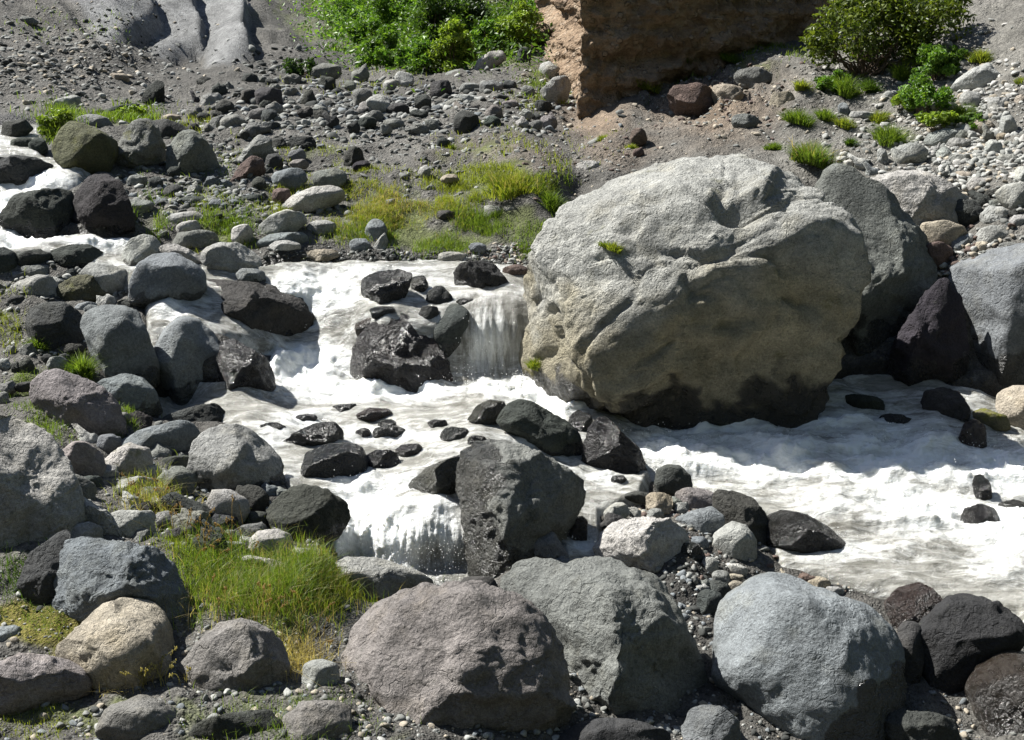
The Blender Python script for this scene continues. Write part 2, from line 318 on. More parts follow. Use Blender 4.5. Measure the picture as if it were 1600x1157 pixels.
def build_terrain():
    xs = np.arange(-760, 2420, 5.0); ys = np.arange(1560, -430, -4.5)
    PX, PY = np.meshgrid(xs, ys); t = ground_t(PX, PY)
    V = pt(PX, PY, t).reshape(-1, 3); px, py = PX.ravel(), PY.ravel()
    sd = water_sd(px, py)
    n = fbm(V * [1.1, 1.1, 1.1], 4) * .09 + fbm(V * 5, 3) * .022 + ridged(V * 2.4 + 9, 3) * .02
    far = sst(V[:, 1], 19, 27); n += far * fbm(V * .45 + 3, 3) * .35
    # gullies of the grey scree slope at left
    sl = blob(px, py, [(200,60,260,90,1)]); n += sl * ridged(np.stack([V[:,0]*.9+V[:,1]*.5, V[:,1]*.12, V[:,2]*.2], 1), 3) * .12
    n += blob(px, py, [(1120,150,150,50,1)]) * (fbm(V*3.1+4, 4)*.14)
    rg, rc = ridges(px, py); V[:, 2] += rg * .45; V[:, 1] -= rg * .15; n *= (1 - .55 * rc)
    md = np.abs(polydist(px, py, [(985,182),(1050,135),(1110,112),(1180,102),(1235,112),(1262,140),(1235,112),(1180,102),(1110,112),(1050,135)])); V[:, 2] += .12 * np.exp(-(md / 20) ** 2) + blob(px, py, [(1120,160,140,45,1)]) * ((ridged(V * 2.2 + 3, 4) - .7) * .10 + np.clip(fbm(V * 6 + 3, 3), -.2, 1) * .08)
    V[:, 2] += n * (1 - .6 * sst(sd, -15, 10))
    V[:, 2] -= sst(sd, -14, 30) * .22
    GRID.update(v=V.reshape(len(ys), len(xs), 3).copy(), xs=xs, ys=ys)
    g = np.array([.095, .091, .082])[None] * np.ones((len(V), 1))
    g = g * (1 - rc[:, None]) + rc[:, None] * np.array([.165, .167, .165])
    pale = blob(px, py, PALE)[:, None]; g = g * (1 - pale) + pale * np.array([.165, .158, .14])
    nz = fbm(V * 2.2 + 30, 4)
    b = np.clip(blob(px, py, BROWN) * 1.2 + nz * .25 - .1, 0, 1)[:, None]; b = b * (blob(px, py, BROWN)[:, None] > .05); g = g * (1 - b) + b * np.array([.155, .118, .085])
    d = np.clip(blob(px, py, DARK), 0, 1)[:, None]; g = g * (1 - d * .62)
    gr = blob(px, py, GREEN); gm = sst(gr + nz * .45, .45, .8)[:, None] * .8; g = g * (1 - gm) + gm * np.array([.085, .10, .03])
    ms = sst(blob(px, py, MOSSG) + nz * .4, .4, .7)[:, None]; g = g * (1 - ms) + ms * np.array([.105, .092, .022])
    wet = sst(sd, -22, -4)
    stony = np.clip(1 - gm[:, 0] * .8 - ms[:, 0] - b[:, 0] * .3, 0, 1)
    stony = stony * (1 - rc)
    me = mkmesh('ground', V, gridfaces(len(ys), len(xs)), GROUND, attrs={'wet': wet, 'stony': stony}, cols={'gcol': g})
    tag(mkobj('ground', me), kind='structure')
    # steep wooded walls of the gorge behind and right of the viewer
    n1, n2 = 140, 40; az = np.radians(np.linspace(40, 262, n1)); hh = np.linspace(0, 1, n2); AZ, HH = np.meshgrid(az, hh)
    rad = 17 + 20 * HH ** 1.1; X = np.sin(AZ) * rad; Y = 8 + np.cos(AZ) * rad; e = np.clip(np.minimum(AZ - az[0], az[-1] - AZ) / .6, .0, 1)
    W = np.stack([X, Y, -2 + 31 * HH * (.25 + .75 * e)], -1).reshape(-1, 3); W += (fbm(W * .18, 4) * 1.6)[:, None] * np.array([.6, .6, 1]); W[:, 2] += fbm(W * .9, 3) * .5
    me = mkmesh('hill', W, gridfaces(n2, n1), GROUND, cols={'gcol': np.tile([.035, .045, .02], (len(W), 1))}); tag(mkobj('hill', me), kind='structure')
    # low plain far around, so the place does not end at the sheet
    r = 400; me = mkmesh('terrain', [(-r,-r,-6),(r,-r,-6),(r,r,-6),(-r,r,-6)], [(0,1,2,3)], GROUND, cols={'gcol': np.full((4,3), .15)})
    tag(mkobj('terrain', me), kind='structure')

FOAM = [(480,470,90,60,1.1),(470,580,110,45,1.2),(600,615,180,22,1.25),(800,612,120,20,1.3),(880,640,60,20,1.2),(760,530,60,80,.62),(560,430,160,16,.75),(780,425,60,14,.4),(40,375,90,16,1.2),(160,388,70,12,1.1),(50,290,90,20,1.1),(110,265,30,15,1.1),(15,330,25,35,1.2),(270,490,40,30,.8),
 (480,660,80,20,.7),(430,690,60,40,.55),(600,690,160,35,.6),(850,690,80,30,.8),(560,790,60,60,1.2),(600,850,70,40,.95),(680,800,60,40,.8),(700,870,40,40,.45),(980,700,40,30,.8),(1100,672,140,20,1.1),(1300,665,120,22,1.0),(590,840,90,75,1.4),(690,830,50,50,.9),(1050,705,90,40,1.25),(1200,715,140,50,1.2),(1400,720,160,60,1.25),(1560,740,100,60,1.2),(1450,800,140,60,1.0),(1300,790,120,40,.75),(1580,830,90,50,1.1),(1100,735,60,25,1.0),(1370,860,150,30,.55),(1560,900,90,40,.7),(950,745,60,25,.7),(900,770,40,15,.4),(905,860,35,20,.8),(1560,1060,40,60,.7),(1350,620,60,10,.3),(1300,850,60,20,.4),(640,760,60,20,.9)]
CALM = [(300,640,80,14,.8),(1290,900,120,20,.7),(1480,940,140,24,.6),(1230,795,50,14,.35),(780,440,60,12,.5),(950,775,60,14,.5),(1400,605,70,12,.6),(560,650,60,10,.2)]
THIN = [(690,730,45,30,.55),(700,868,32,38,.55),(770,480,60,18,.3),(720,590,30,60,.8),(900,825,50,30,.9),(1300,830,70,40,.7),(620,715,60,25,.5),(270,480,50,20,.6),(1280,900,110,25,.6),(1380,930,90,20,.4)]
def build_water():
    xs = np.arange(-420, 2260, 2.2); ys = np.arange(1300, 180, -2.0)
    PX, PY = np.meshgrid(xs, ys); px, py = PX.ravel(), PY.ravel()
    sd = water_sd(px, py)
    keep = sd > -16
    V = np.zeros((len(px), 3)); V[keep] = pt(px[keep], py[keep], ground_t(px[keep], py[keep]))
    f = gridfaces(len(ys), len(xs)); f = f[keep[f].all(1)]
    V, f, px, py, sd = compact(V, f, px, py, sd)
    foam = blob(px, py, FOAM); thin = blob(px, py, THIN)
    # flow coordinates: falls run down, the lower stream runs to the right
    down = np.clip(blob(px, py, [(765,530,62,62,1.5),(640,850,120,45,1.5),(15,340,50,25,.8),(900,830,50,30,1)]), 0, 1)[:, None]; foam = np.maximum(foam * .92, .30)
    calm = blob(px, py, CALM); foam = foam * (1 - calm)
    arc = V[:, 1] * .5 - V[:, 2]
    F1 = np.stack([V[:, 0] * 1.4, V[:, 1] * .25, V[:, 2] * .16], 1)
    a = math.radians(-20); F2 = np.stack([(V[:,0]*math.cos(a)+V[:,1]*math.sin(a))*.42, -V[:,0]*math.sin(a)+V[:,1]*math.cos(a), V[:,2]*.5], 1)
    flow = F1 * down + F2 * (1 - down)
    am = .012 + .060 * np.clip(foam, 0, 1.2)
    h1 = fbm(F1 * 7, 4, .55); h2 = fbm(F2 * 4.2, 4, .5)
    r = ridged(F2 * 2.6 + 5, 4, .55)
    h = (h1 * .45 * down[:, 0] + (h2 * .7 + r * .35) * (1 - down[:, 0]))
    nrm = np.zeros_like(V); nrm[:, 2] = 1; nrm[:, 1] = -down[:, 0] * .9; nrm /= np.linalg.norm(nrm, axis=1)[:, None]
    big = (fbm(V * [1.5, 2.8, 2] + 7, 3) * .10 + (ridged(V * [2.2, 3.6, 2] + 3, 3) - .8) * .05) * np.clip(foam, 0, 1.2) * (1 - down[:, 0])
    fine = fbm(V * 22, 3, .6) * .006 * np.clip(foam, 0, 1)
    spike = np.clip(fbm(V * 13 + 2, 3, .6) - .35, 0, 1) * .09 * np.clip(foam - .6, 0, 1)
    V += nrm * (am * h + big + fine + spike)[:, None]
    V[:, 2] += .02 - .13 * (1 - sst(sd, -12, 6))
    me = mkmesh('water', V, f, WATER, attrs={'foam': foam, 'thin': thin, 'fall': down[:, 0]})
    tag(mkobj('stream_water', me), kind='structure')
    # spray
    r2 = np.random.default_rng(11); iv, ifc = ico(1)
    src = [(820,592,40,10,90),(700,595,50,14,60),(1010,680,50,10,60),(1110,690,60,12,160),(1210,690,70,12,120),(1400,690,90,14,160),(1520,700,60,16,90),(560,600,60,14,60),(560,780,60,30,120),(600,850,80,30,120),(690,880,60,25,200),(450,480,50,50,90),(480,590,60,18,80),(1480,770,80,40,160),(1560,740,60,40,80),(880,850,30,20,40),(20,340,20,20,30),(1300,850,40,10,40),(740,560,30,50,90),(640,760,70,25,90)]
    vs, fs = [], []; o = 0
    for x, y, sx, sy, n in src:
        n = int(n * 1.0); X = r2.normal(x, sx * .6, n); Y = r2.normal(y, sy * .6, n); t = ground_t(X, Y) - .05
        P = pt(X, Y, t); P[:, 2] += np.abs(r2.normal(0, .045, n)) + .01; P[:, 0] += r2.normal(0, .03, n)
        for k in range(n):
            s = r2.uniform(.0012, .0045); st = np.array([1, 1, r2.uniform(.8, 2.2)])
            vs.append(iv * s * st + P[k]); fs.append(ifc + o); o += len(iv)
    s = NT('spray_white'); s.principled(Base_Color=c4(.85, .85, .83), Roughness=.2)
    me = mkmesh('spray', np.concatenate(vs), np.concatenate(fs), s.m)
    tag(mkobj('water_spray', me), 'white spray droplets thrown up above the rapids and falls', 'water spray', kind='stuff')
# colour+style | label | outline (points x,y) or ellipse  @cx,cy,w,h[,rot]   (survey in photo pixels; real size follows from distance)
ROCKS = """
wA|enormous pale grey boulder with a brown stained face beside the waterfall|820,400 834,355 860,325 898,298 955,270 1020,245 1080,231 1125,225 1165,230 1200,250 1262,276 1300,300 1335,345 1353,400 1350,440 1338,500 1318,560 1292,625 1285,670 1200,728 1100,732 1000,724 900,700 825,660 790,600 784,540 790,490 803,440
gaH|tall half shaded boulder leaning behind the right side of the enormous boulder|1262,275 1300,267 1345,282 1375,300 1405,332 1437,370 1456,412 1452,455 1435,495 1415,535 1400,570 1370,600 1330,600 1290,560 1270,400
brH|smooth blue grey boulder cut off by the right edge above the stream|1470,440 1500,402 1540,384 1600,374 1670,385 1710,450 1700,600 1600,616 1560,620 1520,605 1508,560 1500,520 1485,480
kaH|dark boulder in deep shadow left of the smooth blue grey boulder|1385,600 1400,540 1430,470 1465,430 1495,470 1510,540 1515,615 1440,625
wa|broad pale slab above the tall half shaded boulder|1345,300 1372,276 1400,268 1440,267 1480,283 1510,305 1535,335 1536,370 1490,378 1430,352 1380,325
orL|lichen mottled boulder left of the notched grey boulder in the upper stream|84,225 100,200 118,188 140,196 165,210 183,225 182,243 168,265 140,276 105,264 86,247
gaL|notched upright grey boulder in the middle of the upper left trio|172,265 180,237 200,200 215,187 237,187 250,202 258,235 255,262 230,274 195,274
ga|grey block with a sunlit top at the right of the upper left trio|258,262 262,232 285,205 305,203 322,218 338,245 342,266 320,282 285,278
dr|round topped grey rock peeping out behind the upper left trio|235,210 240,188 262,186 285,196 300,206 285,225 255,225
daH|dark wet boulder beside the left edge between the two upper cascades|0,338 30,304 75,298 112,303 118,335 115,368 70,378 25,368
kaH|black cracked boulder with a pointed grey top above the upper pool|108,338 125,300 145,277 170,275 192,290 200,320 205,350 200,372 150,380 112,374
daH|long dark humped rock beside the left edge above the white cascade|-30,270 0,246 30,244 60,250 80,262 97,282 50,292 -10,290
dr|small square dark rock near the left edge of the upper stream|3,207 8,190 40,187 52,203 30,219 5,218
ka|upright black stone standing at the foot of the grey scree|216,166 228,140 245,127 258,130 256,160 248,172
da|low dark rock lying left of the upright black stone|@190,172,62,16,-8
gr|grey round rock right of the yellow green bush in the upper left|@364,194,42,30
dr|dark grey boulder on top of the stony rise upper left|@420,153,44,32
dr|smaller dark rock touching the left of the dark boulder on the rise|@390,152,26,26
la|pale flat stone left of the smaller dark rock on the rise|@330,158,36,24,-10
dr|dark rock wedged below the pale flat stone on the rise|@352,169,30,26
gr|grey rock just below the dark boulder on the stony rise|@405,180,34,22
dr|dark oval stone lying on gravel below the stony rise|@424,200,32,20,-10
la|pale knife edged stone leaning on the dark heap upper middle left|355,264 375,240 405,210 425,217 428,242 400,257 372,264
ra|reddish ridged stone below the pale knife edged stone|355,285 375,258 395,243 412,250 416,270 390,287 370,294
br|blue grey rounded rock right of the reddish ridged stone|@452,281,54,34,-8
dr|dark stone behind the reddish ridged stone|@428,256,30,32
dr|small dark stone touching the pale knife edged stone|@435,227,24,24
da|black craggy rock on top of the heap upper middle left|@472,228,48,30
br|small bluish stone below the black craggy rock|@465,243,28,20
pr|small pinkish stone above the blue grey rounded rock|@468,257,30,16
gr|broad grey rock right of the blue grey rounded rock|@515,281,54,36,-12
wr|long pale sunlit slab lying in the grass left of centre|430,326 455,305 490,292 520,289 541,300 537,318 500,330 455,334
lr|pale grey humped rock left of the long pale sunlit slab|398,370 405,350 425,335 450,327 475,334 482,350 460,364 430,378
br|low blue grey rock below the pale humped rock|@440,378,92,28,-5
lr|small rounded grey rock below the low blue grey rock|@443,389,58,26
ta|tan flat stone lying on the shore at the head of the rapids|@502,399,64,18
gr|wide grey brown rock behind the pale rocks of the upper pool|@306,376,72,32
lr|pale streaked rock in grass left of the pale grey humped rock|@287,343,60,24,-6
wr|small white topped rock below the pale streaked rock|@293,357,40,22,-8
br|rounded blue stone right of the pale streaked rock|@340,325,36,26
dr|dark lump left of the rounded blue stone|@300,319,42,26
gr|grey flat topped stone left of the dark lump|@216,325,48,26
dr|dark upright stone behind the dark lump|@272,304,32,32
gr|grey round stone behind the black cracked boulder|@214,284,34,22
dr|dark squat stone right of the grey round stone|@243,289,24,26
dr|slim dark stone left of the blue grey rounded rock|@405,290,24,30
gr|small grey stone in grass below the slim dark stone|@378,333,28,18
wr|pale greenish stone wedged left of the pale grey humped rock|@378,368,34,36
rr|small reddish stone above the pale humped rock|@441,308,30,28
lr|pale stone lying right of the pale humped rock|@503,357,46,26
dr|dark flat stone beside the upper left stream edge|@36,225,36,20
dr|dark round stone beside the lichen mottled boulder|@60,230,28,28
lr|pale stone at the foot of the scree upper left|@105,161,44,20,-10
gr|grey slanting rock behind the lichen mottled boulder|@146,193,58,28,8
tr|small tan rock above the upper left trio|@267,186,30,16
tr|tan stone low on the grey scree above the upright black stone|@187,124,30,18,12
gr|grey flat stone high on the grey scree|@45,33,28,12,15
gr|dark grey boulder where scree meets the valley floor top centre|@510,113,48,26
gr|pale rounded boulder left of a pair on the valley floor|@567,156,32,36
lr|greenish grey boulder right of a pair on the valley floor|@591,166,40,36
dr|dark low rock right of the pair on the valley floor|@622,173,38,24
dr|dark grey rock in the rubble between low dark rock and big black one|@661,161,28,26
da|black peaked rock in the rubble below the green bushes|@689,140,36,30
dr|dark round boulder alone on the gravel below the bushes|@728,192,42,36
la|angular tilted grey block lying at the foot of the earth cliff|843,143 865,121 885,118 894,135 886,157 870,169 855,162
gr|flat grey rock in the rubble left of the angular block|@767,138,38,24
gr|grey flat rock beside the black peaked rock|@735,139,34,20
lr|pale grey boulder leaning up against the green bushes|737,115 745,95 765,81 785,79 793,92 775,107 750,119
dr|dark rock under the left end of the earth cliff|@819,88,22,28
wa|small pale stone right of the dark round boulder|@815,194,22,16,-20
wa|white flat stone on the gravel left of the enormous boulder top|@920,261,44,20
da|leaning dark blue rock above the grassy bank|536,264 537,240 553,227 566,234 570,252 560,268
kr|blackish round stone touching the leaning dark blue rock|@566,263,30,24
dr|small dark stone in the grass of the middle bank|@696,336,30,16
lr|pale pointed stone in the grass of the middle bank|@769,332,30,22
lr|pale stone right of the pale pointed stone|@799,329,30,16
tr|small tan stone above the grassy middle bank|@703,280,30,16
rr|brown stone on the gravel slope above the enormous boulder|@998,215,26,28
rr|small brown pebble below the brown stone on the slope|@998,239,18,14
dr|dark small stone on the gravel left of the small pale stone|@693,224,22,16
lr|light small stone on gravel above the grassy bank|@664,269,20,18,-30
dr|dark grey stone at the edge of the valley rubble|@575,192,28,18
gr|rough low stone right of that dark stone at rubble edge|@614,194,34,16
gr|long flat stone below the bushes|@717,118,42,18
lr|pale long flat stone below the black peaked rock|@733,155,52,14,5
dr|small dark rock left of the angular tilted block|@796,135,22,18
br|upright blue grey stone in the grass behind the rapids|@588,363,34,40
la|thin pale slab leaning on the upright blue grey stone|573,397 590,375 603,362 607,378 598,397
br|low grey rock left of the upright blue grey stone|@562,384,36,24
lr|pale low rock on the gravel shore behind the rapids|@706,402,46,17
br|bluish stone on the shore right of the grassy bank|@746,387,28,17
daH|dark angular rock on the far shore of the pool above the waterfall|711,420 725,410 755,408 775,415 785,430 798,447 790,456 720,456 711,442
rrH|reddish wet stone at the far shore beside the enormous boulder|@806,424,40,22
daW|wet black craggy rock standing in the rapids above the falls|565,458 567,435 590,425 625,422 645,430 640,450 628,470 605,482 588,482
orW|olive wet stone right of the wet black craggy rock|@655,447,26,30
daH|dark pointed stone at the lip above the waterfall|662,484 668,460 680,448 692,448 705,462 713,480 695,486
drH|small round dark stone below the dark pointed stone|@670,491,30,28
drH|pair forming dark boulder left of the waterfall curtain|675,532 680,500 695,480 715,476 733,488 733,515 722,548 705,563 685,558
daW|small flat wet stone at the waterfall lip|@728,474,32,15
kaV|big black wet boulder standing between the rapids and the waterfall|548,577 553,545 567,520 590,500 620,490 645,494 668,510 690,540 700,575 703,602 680,616 620,618 570,610 550,596
rrW|wet brown stone at the left shoulder of the big black wet boulder|@573,512,38,26,-20
drW|low wet dark hump in the rapids above the big black boulder|@598,488,42,20
orW|olive wet rock left of the long dark boulder in the pool|730,655 745,635 765,625 785,628 793,640 782,657 770,669 745,663
daH|long dark boulder sloping down in mid stream below the waterfall|776,662 785,640 805,627 830,627 860,645 885,658 905,675 914,705 916,728 880,732 850,714 820,692 790,676
kaW|small dark rock between the long dark boulder and the glistening one|@907,662,36,40
kaW|glistening black rock at the right end of the mid stream boulders|908,736 912,700 920,670 940,650 957,660 975,680 1000,700 1013,735 985,748 940,742
rrW|reddish wet stone awash in the pool|@586,648,54,20
kaW|jagged wet rock breaking the pool at left|435,692 460,675 495,662 520,660 535,675 534,695 500,705 450,702
krW|small black round stone in the middle of the pool|@684,665,32,18
kaW|black split stone below the small black round stone|@711,682,46,28
kaW|flat dark wet stones ledge in the middle of the pool|@608,676,54,24
gaW|low rock shelf glistening under thin water beside the wedge boulder|@690,752,116,56,-24
daH|flat dark stone in the shade right of the enormous boulder|@1345,632,74,30
daW|low dark stone in the shaded water near the side pool|@1400,660,50,24
kaW|dark wet stone touching the left of the jagged wet pool rock|@425,672,40,22
drW|small brown black stone in the pool below the reddish wet stone|@605,664,30,16
krW|tiny dark stone left of the flat dark ledge|@568,677,24,14
krW|smooth black rock at the left of the front cascade|470,737 480,705 510,695 545,693 565,700 575,725 571,748 540,752 500,748
kaW|wet dark rock washed over above the front cascade|@597,722,54,36
lrH|light rounded boulder in the upper left pool|189,416 193,395 205,375 225,368 242,372 252,388 242,406 215,422 195,422
la|pale twisted long rock right of the light rounded boulder|247,393 255,380 275,379 300,392 318,405 331,420 325,426 290,412 262,402
la|light brown topped boulder pointing at the head of the rapids|312,405 320,385 345,376 375,379 400,397 420,414 434,435 400,434 350,422 325,416
brH|two humped blue grey boulder below the pale twisted rock|202,462 205,440 222,410 245,398 275,397 300,412 318,430 318,455 300,472 250,480 215,474
daH|large dark block with a lit top beside the left rapids|294,487 300,470 320,440 335,432 380,440 440,450 468,460 480,485 488,507 479,538 450,557 400,554 360,529 320,502
brH|small blue black stone behind the large dark block|@393,433,46,24,12
daH|dark low boulder with ridged back in the upper left pool|78,405 80,390 110,382 140,384 160,397 173,411 140,417 110,422 85,420
dr|grey low rock left of the ridged low boulder|@52,405,58,30
dr|dark rock cut by the left edge beside the upper pool|@6,412,46,52
oaL|rough lichen covered rock among the left bank boulders|88,456 95,440 120,430 150,428 170,438 183,455 184,476 160,482 115,477
lr|pale smooth rock behind the rough lichen covered rock|128,422 145,408 175,414 198,424 205,445 197,462 180,452 165,432
lr|smooth grey rock with a pale back on the far left bank|12,450 30,438 60,430 80,433 91,450 86,467 50,472 30,462
gr|oval grey rock behind the smooth grey rock at far left|@54,425,48,22
da|dark brown boulder beside the left bank grass|42,502 50,480 70,471 105,473 125,490 141,520 131,547 85,551 50,542
br|little blue stone between the brown and the egg shaped boulder|@135,482,36,20
lr|little pale stone above the dark brown boulder|@49,473,34,17,-15
da|small rough dark stone above the side brook|@206,478,42,26
brH|egg shaped dark blue boulder on the left bank|133,502 145,485 170,478 200,481 222,494 231,530 243,570 241,603 200,610 165,590 145,550
brH|tall blue grey boulder standing in the left of the stream|241,575 245,545 262,515 285,496 310,499 335,524 352,560 357,600 352,626 280,630 250,614 243,595
kaW|wet black rock clinging to the right of the tall blue grey boulder|345,622 342,570 348,535 370,529 395,547 418,564 427,590 426,616 390,624
paP|purplish grey pitted boulder lying on the left bank|52,622 55,590 80,572 105,574 140,594 165,611 183,635 191,665 186,692 150,694 110,679 70,654
brH|smooth blue rock behind the purplish grey boulder|147,605 165,590 200,585 225,594 241,615 251,647 215,653 185,642 160,626
daH|low dark rock at the left edge of the pool|250,652 275,640 310,634 335,632 350,644 371,658 350,673 300,671 265,662
br|long light blue boulder lying above the lichen pale rock|165,702 180,685 220,670 280,659 300,664 313,685 306,708 270,718 230,718 190,713
wrL|white lichen speckled rock below the long light blue boulder|159,742 162,715 185,700 205,691 215,697 235,704 238,730 226,748 190,751
dr|small dark olive rock right of the white lichen speckled rock|@272,728,60,32,-5
laH|egg shaped boulder with bright top and dark flank near left foreground|285,747 300,715 305,690 325,672 358,663 390,671 415,694 436,720 442,746 431,773 400,790 350,790 310,774
daH|dark oval boulder left of the front cascade|414,803 430,780 455,762 480,758 510,767 541,790 545,816 520,845 480,855 440,840
pr|purplish round rock right of the huge granite boulder|92,720 100,700 120,688 140,692 160,712 166,745 150,755 110,752 95,740
dr|dark low rock under the purplish round rock|@135,758,56,28
lr|pale flat rock in the left foreground grass|@205,763,84,32,-5
waT|huge tan granite boulder cut by the left edge|-60,665 0,642 40,654 75,674 95,700 110,740 122,780 124,822 110,845 60,862 20,880 -40,880 -90,760
la|light sloping slab right of the huge granite boulder|116,765 130,767 150,785 170,800 190,830 202,848 160,840 122,832
lr|grey rounded rock above the blue grey pitted boulder|@203,819,82,46,6
da|dark flat rock beside the egg shaped boulder's foot|250,780 270,762 300,780 330,795 353,812 342,826 300,818 262,808
gaL|lichen speckled rock half sunk in foreground grass|@298,822,62,50
lr|small pale stone in grass right of the grey rounded rock|@246,840,42,17
da|shadowed dark boulder under the huge granite boulder|25,905 50,862 90,840 114,828 113,872 98,910 84,950 50,950
baP|large blue grey pitted boulder in the left foreground|80,935 95,880 108,840 120,828 150,831 200,847 250,864 272,889 286,930 298,972 282,1000 230,978 150,968 105,972
taT|tan cream wedge shaped boulder in the bottom left foreground|88,1002 130,970 175,939 215,937 255,954 269,985 275,1042 266,1068 200,1085 140,1068 100,1024
paP|pinkish brown round boulder beside the foreground grass|278,1034 300,1010 320,990 350,971 385,969 420,984 446,1015 452,1048 436,1082 350,1095 290,1072
pa|broad grey brown boulder at the bottom left corner|-40,1055 0,1028 40,1019 75,1029 110,1044 137,1063 142,1090 60,1110 -40,1100
br|small blue stone on the moss at the left edge|@8,993,48,28
wr|pale block among dark boulders above the tall grass|387,858 392,838 405,828 435,827 456,838 459,862 440,876 405,872
lr|pale low stone left of the pale block|@354,856,60,20
wr|long pale rib of rock in the tall grass|@422,884,100,22,18
lr|pale flat pebble right of the pale block|@472,867,34,22
br|little blue pebble behind the pale block|@458,834,20,12
lr|light grey rock half hidden left of the pinkish grey boulder|@500,1055,62,48
lrP|long pale pinkish rock below the front cascade|493,888 505,870 540,865 590,871 630,884 665,899 690,918 645,940 590,940 540,932 503,915
paP|giant pinkish grey pitted boulder in the centre foreground|528,1045 534,1000 550,965 590,930 640,913 700,907 760,909 810,929 850,954 871,990 893,1040 897,1110 800,1150 600,1145 532,1100
gaP|giant rough light grey boulder with a shaded right flank in the foreground|766,906 785,885 810,871 850,871 900,877 930,861 955,869 975,884 1005,887 1042,905 1067,960 1092,1000 1122,1050 1140,1110 1050,1140 950,1120 870,1080 805,1010 772,960
br|rounded bluish white stone at the bottom centre edge|926,1062 935,1040 960,1026 985,1026 1010,1039 1027,1065 1022,1095 940,1095
gaV|big wedge boulder splitting the front cascade|738,905 728,850 722,800 712,760 715,722 728,702 750,690 790,688 830,703 870,723 902,743 916,766 908,800 885,832 855,865 820,905
drH|small dark stone against the big wedge boulder|@816,816,34,40
brH|blue black stone with a wet flank below the wedge boulder|798,875 803,845 820,825 845,821 866,834 890,867 880,878
rrW|upright dark red wet stone in the little side cascade|@905,830,26,46
rrW|brown wet stone left of the upright dark red stone|@876,814,32,28
waP|bright pale boulder with a shaded right end near the right foreground|923,864 935,835 960,815 1000,807 1045,807 1072,825 1082,860 1077,898 1055,910 1030,895 990,885 945,880
lr|small light stone above the bright pale boulder|@963,801,44,30,-25
dr|dark flat stone in shallow water above the small light stone|@1000,777,48,20
krW|tiny black stone awash right of the wedge boulder|@967,751,24,16
dr|grey round stone beside the white rapids|1022,757 1025,735 1040,726 1062,727 1079,742 1083,760 1060,773 1030,773
ta|rough tan stone in the pile beside the rapids|@1029,788,44,36
pr|smooth purple oval stone on the pile beside the rapids|@1087,781,62,38
da|dark grey boulder on top of the pile beside the rapids|1110,797 1112,768 1145,767 1175,777 1196,800 1210,842 1190,865 1150,855 1120,832
br|blue grey smooth stone in the middle of the pile|1053,812 1080,799 1110,789 1131,803 1132,826 1110,843 1083,842
lr|light round stone at the front of the pile|1104,862 1115,835 1140,814 1165,819 1181,840 1184,867 1160,884 1125,884
krW|low black rock with water sliding over its back|1195,856 1200,812 1225,800 1260,806 1300,825 1333,852 1305,868 1250,868
brA|giant smooth pale blue boulder in the right foreground|1111,985 1120,950 1150,920 1190,897 1230,902 1290,924 1340,934 1377,955 1402,990 1412,1060 1385,1120 1250,1150 1160,1120 1116,1065
raW|wet purple brown rock beside the calm lower stream|1383,950 1400,925 1430,911 1450,917 1470,935 1457,968 1430,990 1400,980
kaH|wet black boulder with a pale patch in the lower right corner|1416,1045 1430,1000 1460,955 1480,936 1520,934 1556,944 1592,975 1592,992 1562,1024 1532,1066 1480,1092 1430,1088
drH|narrow dark rock between the pale blue boulder and the wet black one|@1418,1020,44,94
lr|small grey stone below the light round stone|@1109,884,28,28
gr|grey pebble in the dark gap of the pile|@1127,907,30,30
wr|white pinkish flat stone in the gap of the pile|@1149,890,42,18,5
tr|thin tan stone under the white pinkish flat stone|@1148,902,30,10
dr|shaded stone deep below the bright pale boulder|@1110,944,44,46
tr|tan shaded stone above the giant pale blue boulder|@1147,919,34,24
br|small blue stone under the blue grey smooth stone|@1091,851,36,26
tr|tan grey flat stone behind the giant pale blue boulder|@1280,911,36,20
lr|white blue pebble behind the giant pale blue boulder|@1304,924,28,15
rr|small dark red pebble behind the giant pale blue boulder|@1257,905,20,18
tr|tiny tan pebble at the top of the giant pale blue boulder|@1224,898,18,11
kaW|wet rock lashed by white water near the right edge|1503,828 1508,800 1530,790 1550,794 1562,812 1580,832 1540,838
kaW|small black stone in the white water above the lashed rock|@1535,765,26,44,-20
kaW|wet dark rock at the right edge in the rapids|@1592,800,64,34
raW|brown wet stone with water pouring over it near the right edge|1498,695 1505,665 1520,655 1536,665 1542,697 1520,708
orM|mossy brown stone above the brown wet stone|@1545,658,70,34,8
tr|light pinkish boulder at the right edge beside the quiet side pool|1558,648 1558,620 1580,605 1620,602 1645,650 1610,676 1580,674
daH|dark rock sitting in the shaded side pool|1438,645 1445,615 1470,607 1495,611 1513,635 1512,655 1470,660
rrW|brown wet rock in the bottom right corner with water washing over|@1590,1080,150,120
lr|big light boulder on the right scree beside the green weeds|1485,142 1495,125 1520,107 1540,97 1560,114 1565,132 1530,142 1505,147
la|long overhanging pale stone below the right weeds|1443,227 1450,210 1475,201 1499,202 1497,217 1470,228
lr|pale upright stone in the right rubble|@1552,233,28,26
la|pale pointed block among the right rubble|@1502,254,42,26
la|light block left of the pale pointed block|@1474,245,24,28
ta|flat tan stone right of the pale pointed block|@1538,262,38,15
lr|rounded light blue rock at the right edge above the slab|@1590,306,64,42
lr|grey stone cut by the right edge above the light blue rock|@1600,274,34,26
tr|tan grey rounded rock below the broad pale slab|1428,372 1440,350 1475,344 1505,351 1512,375 1497,393 1455,388
rr|reddish shaded stone below the tan grey rounded rock|@1464,400,48,46,20
br|bluish pointed stone above the smooth blue grey boulder|@1501,381,30,26
da|shaded dark rock right of the broad pale slab|@1508,336,54,48
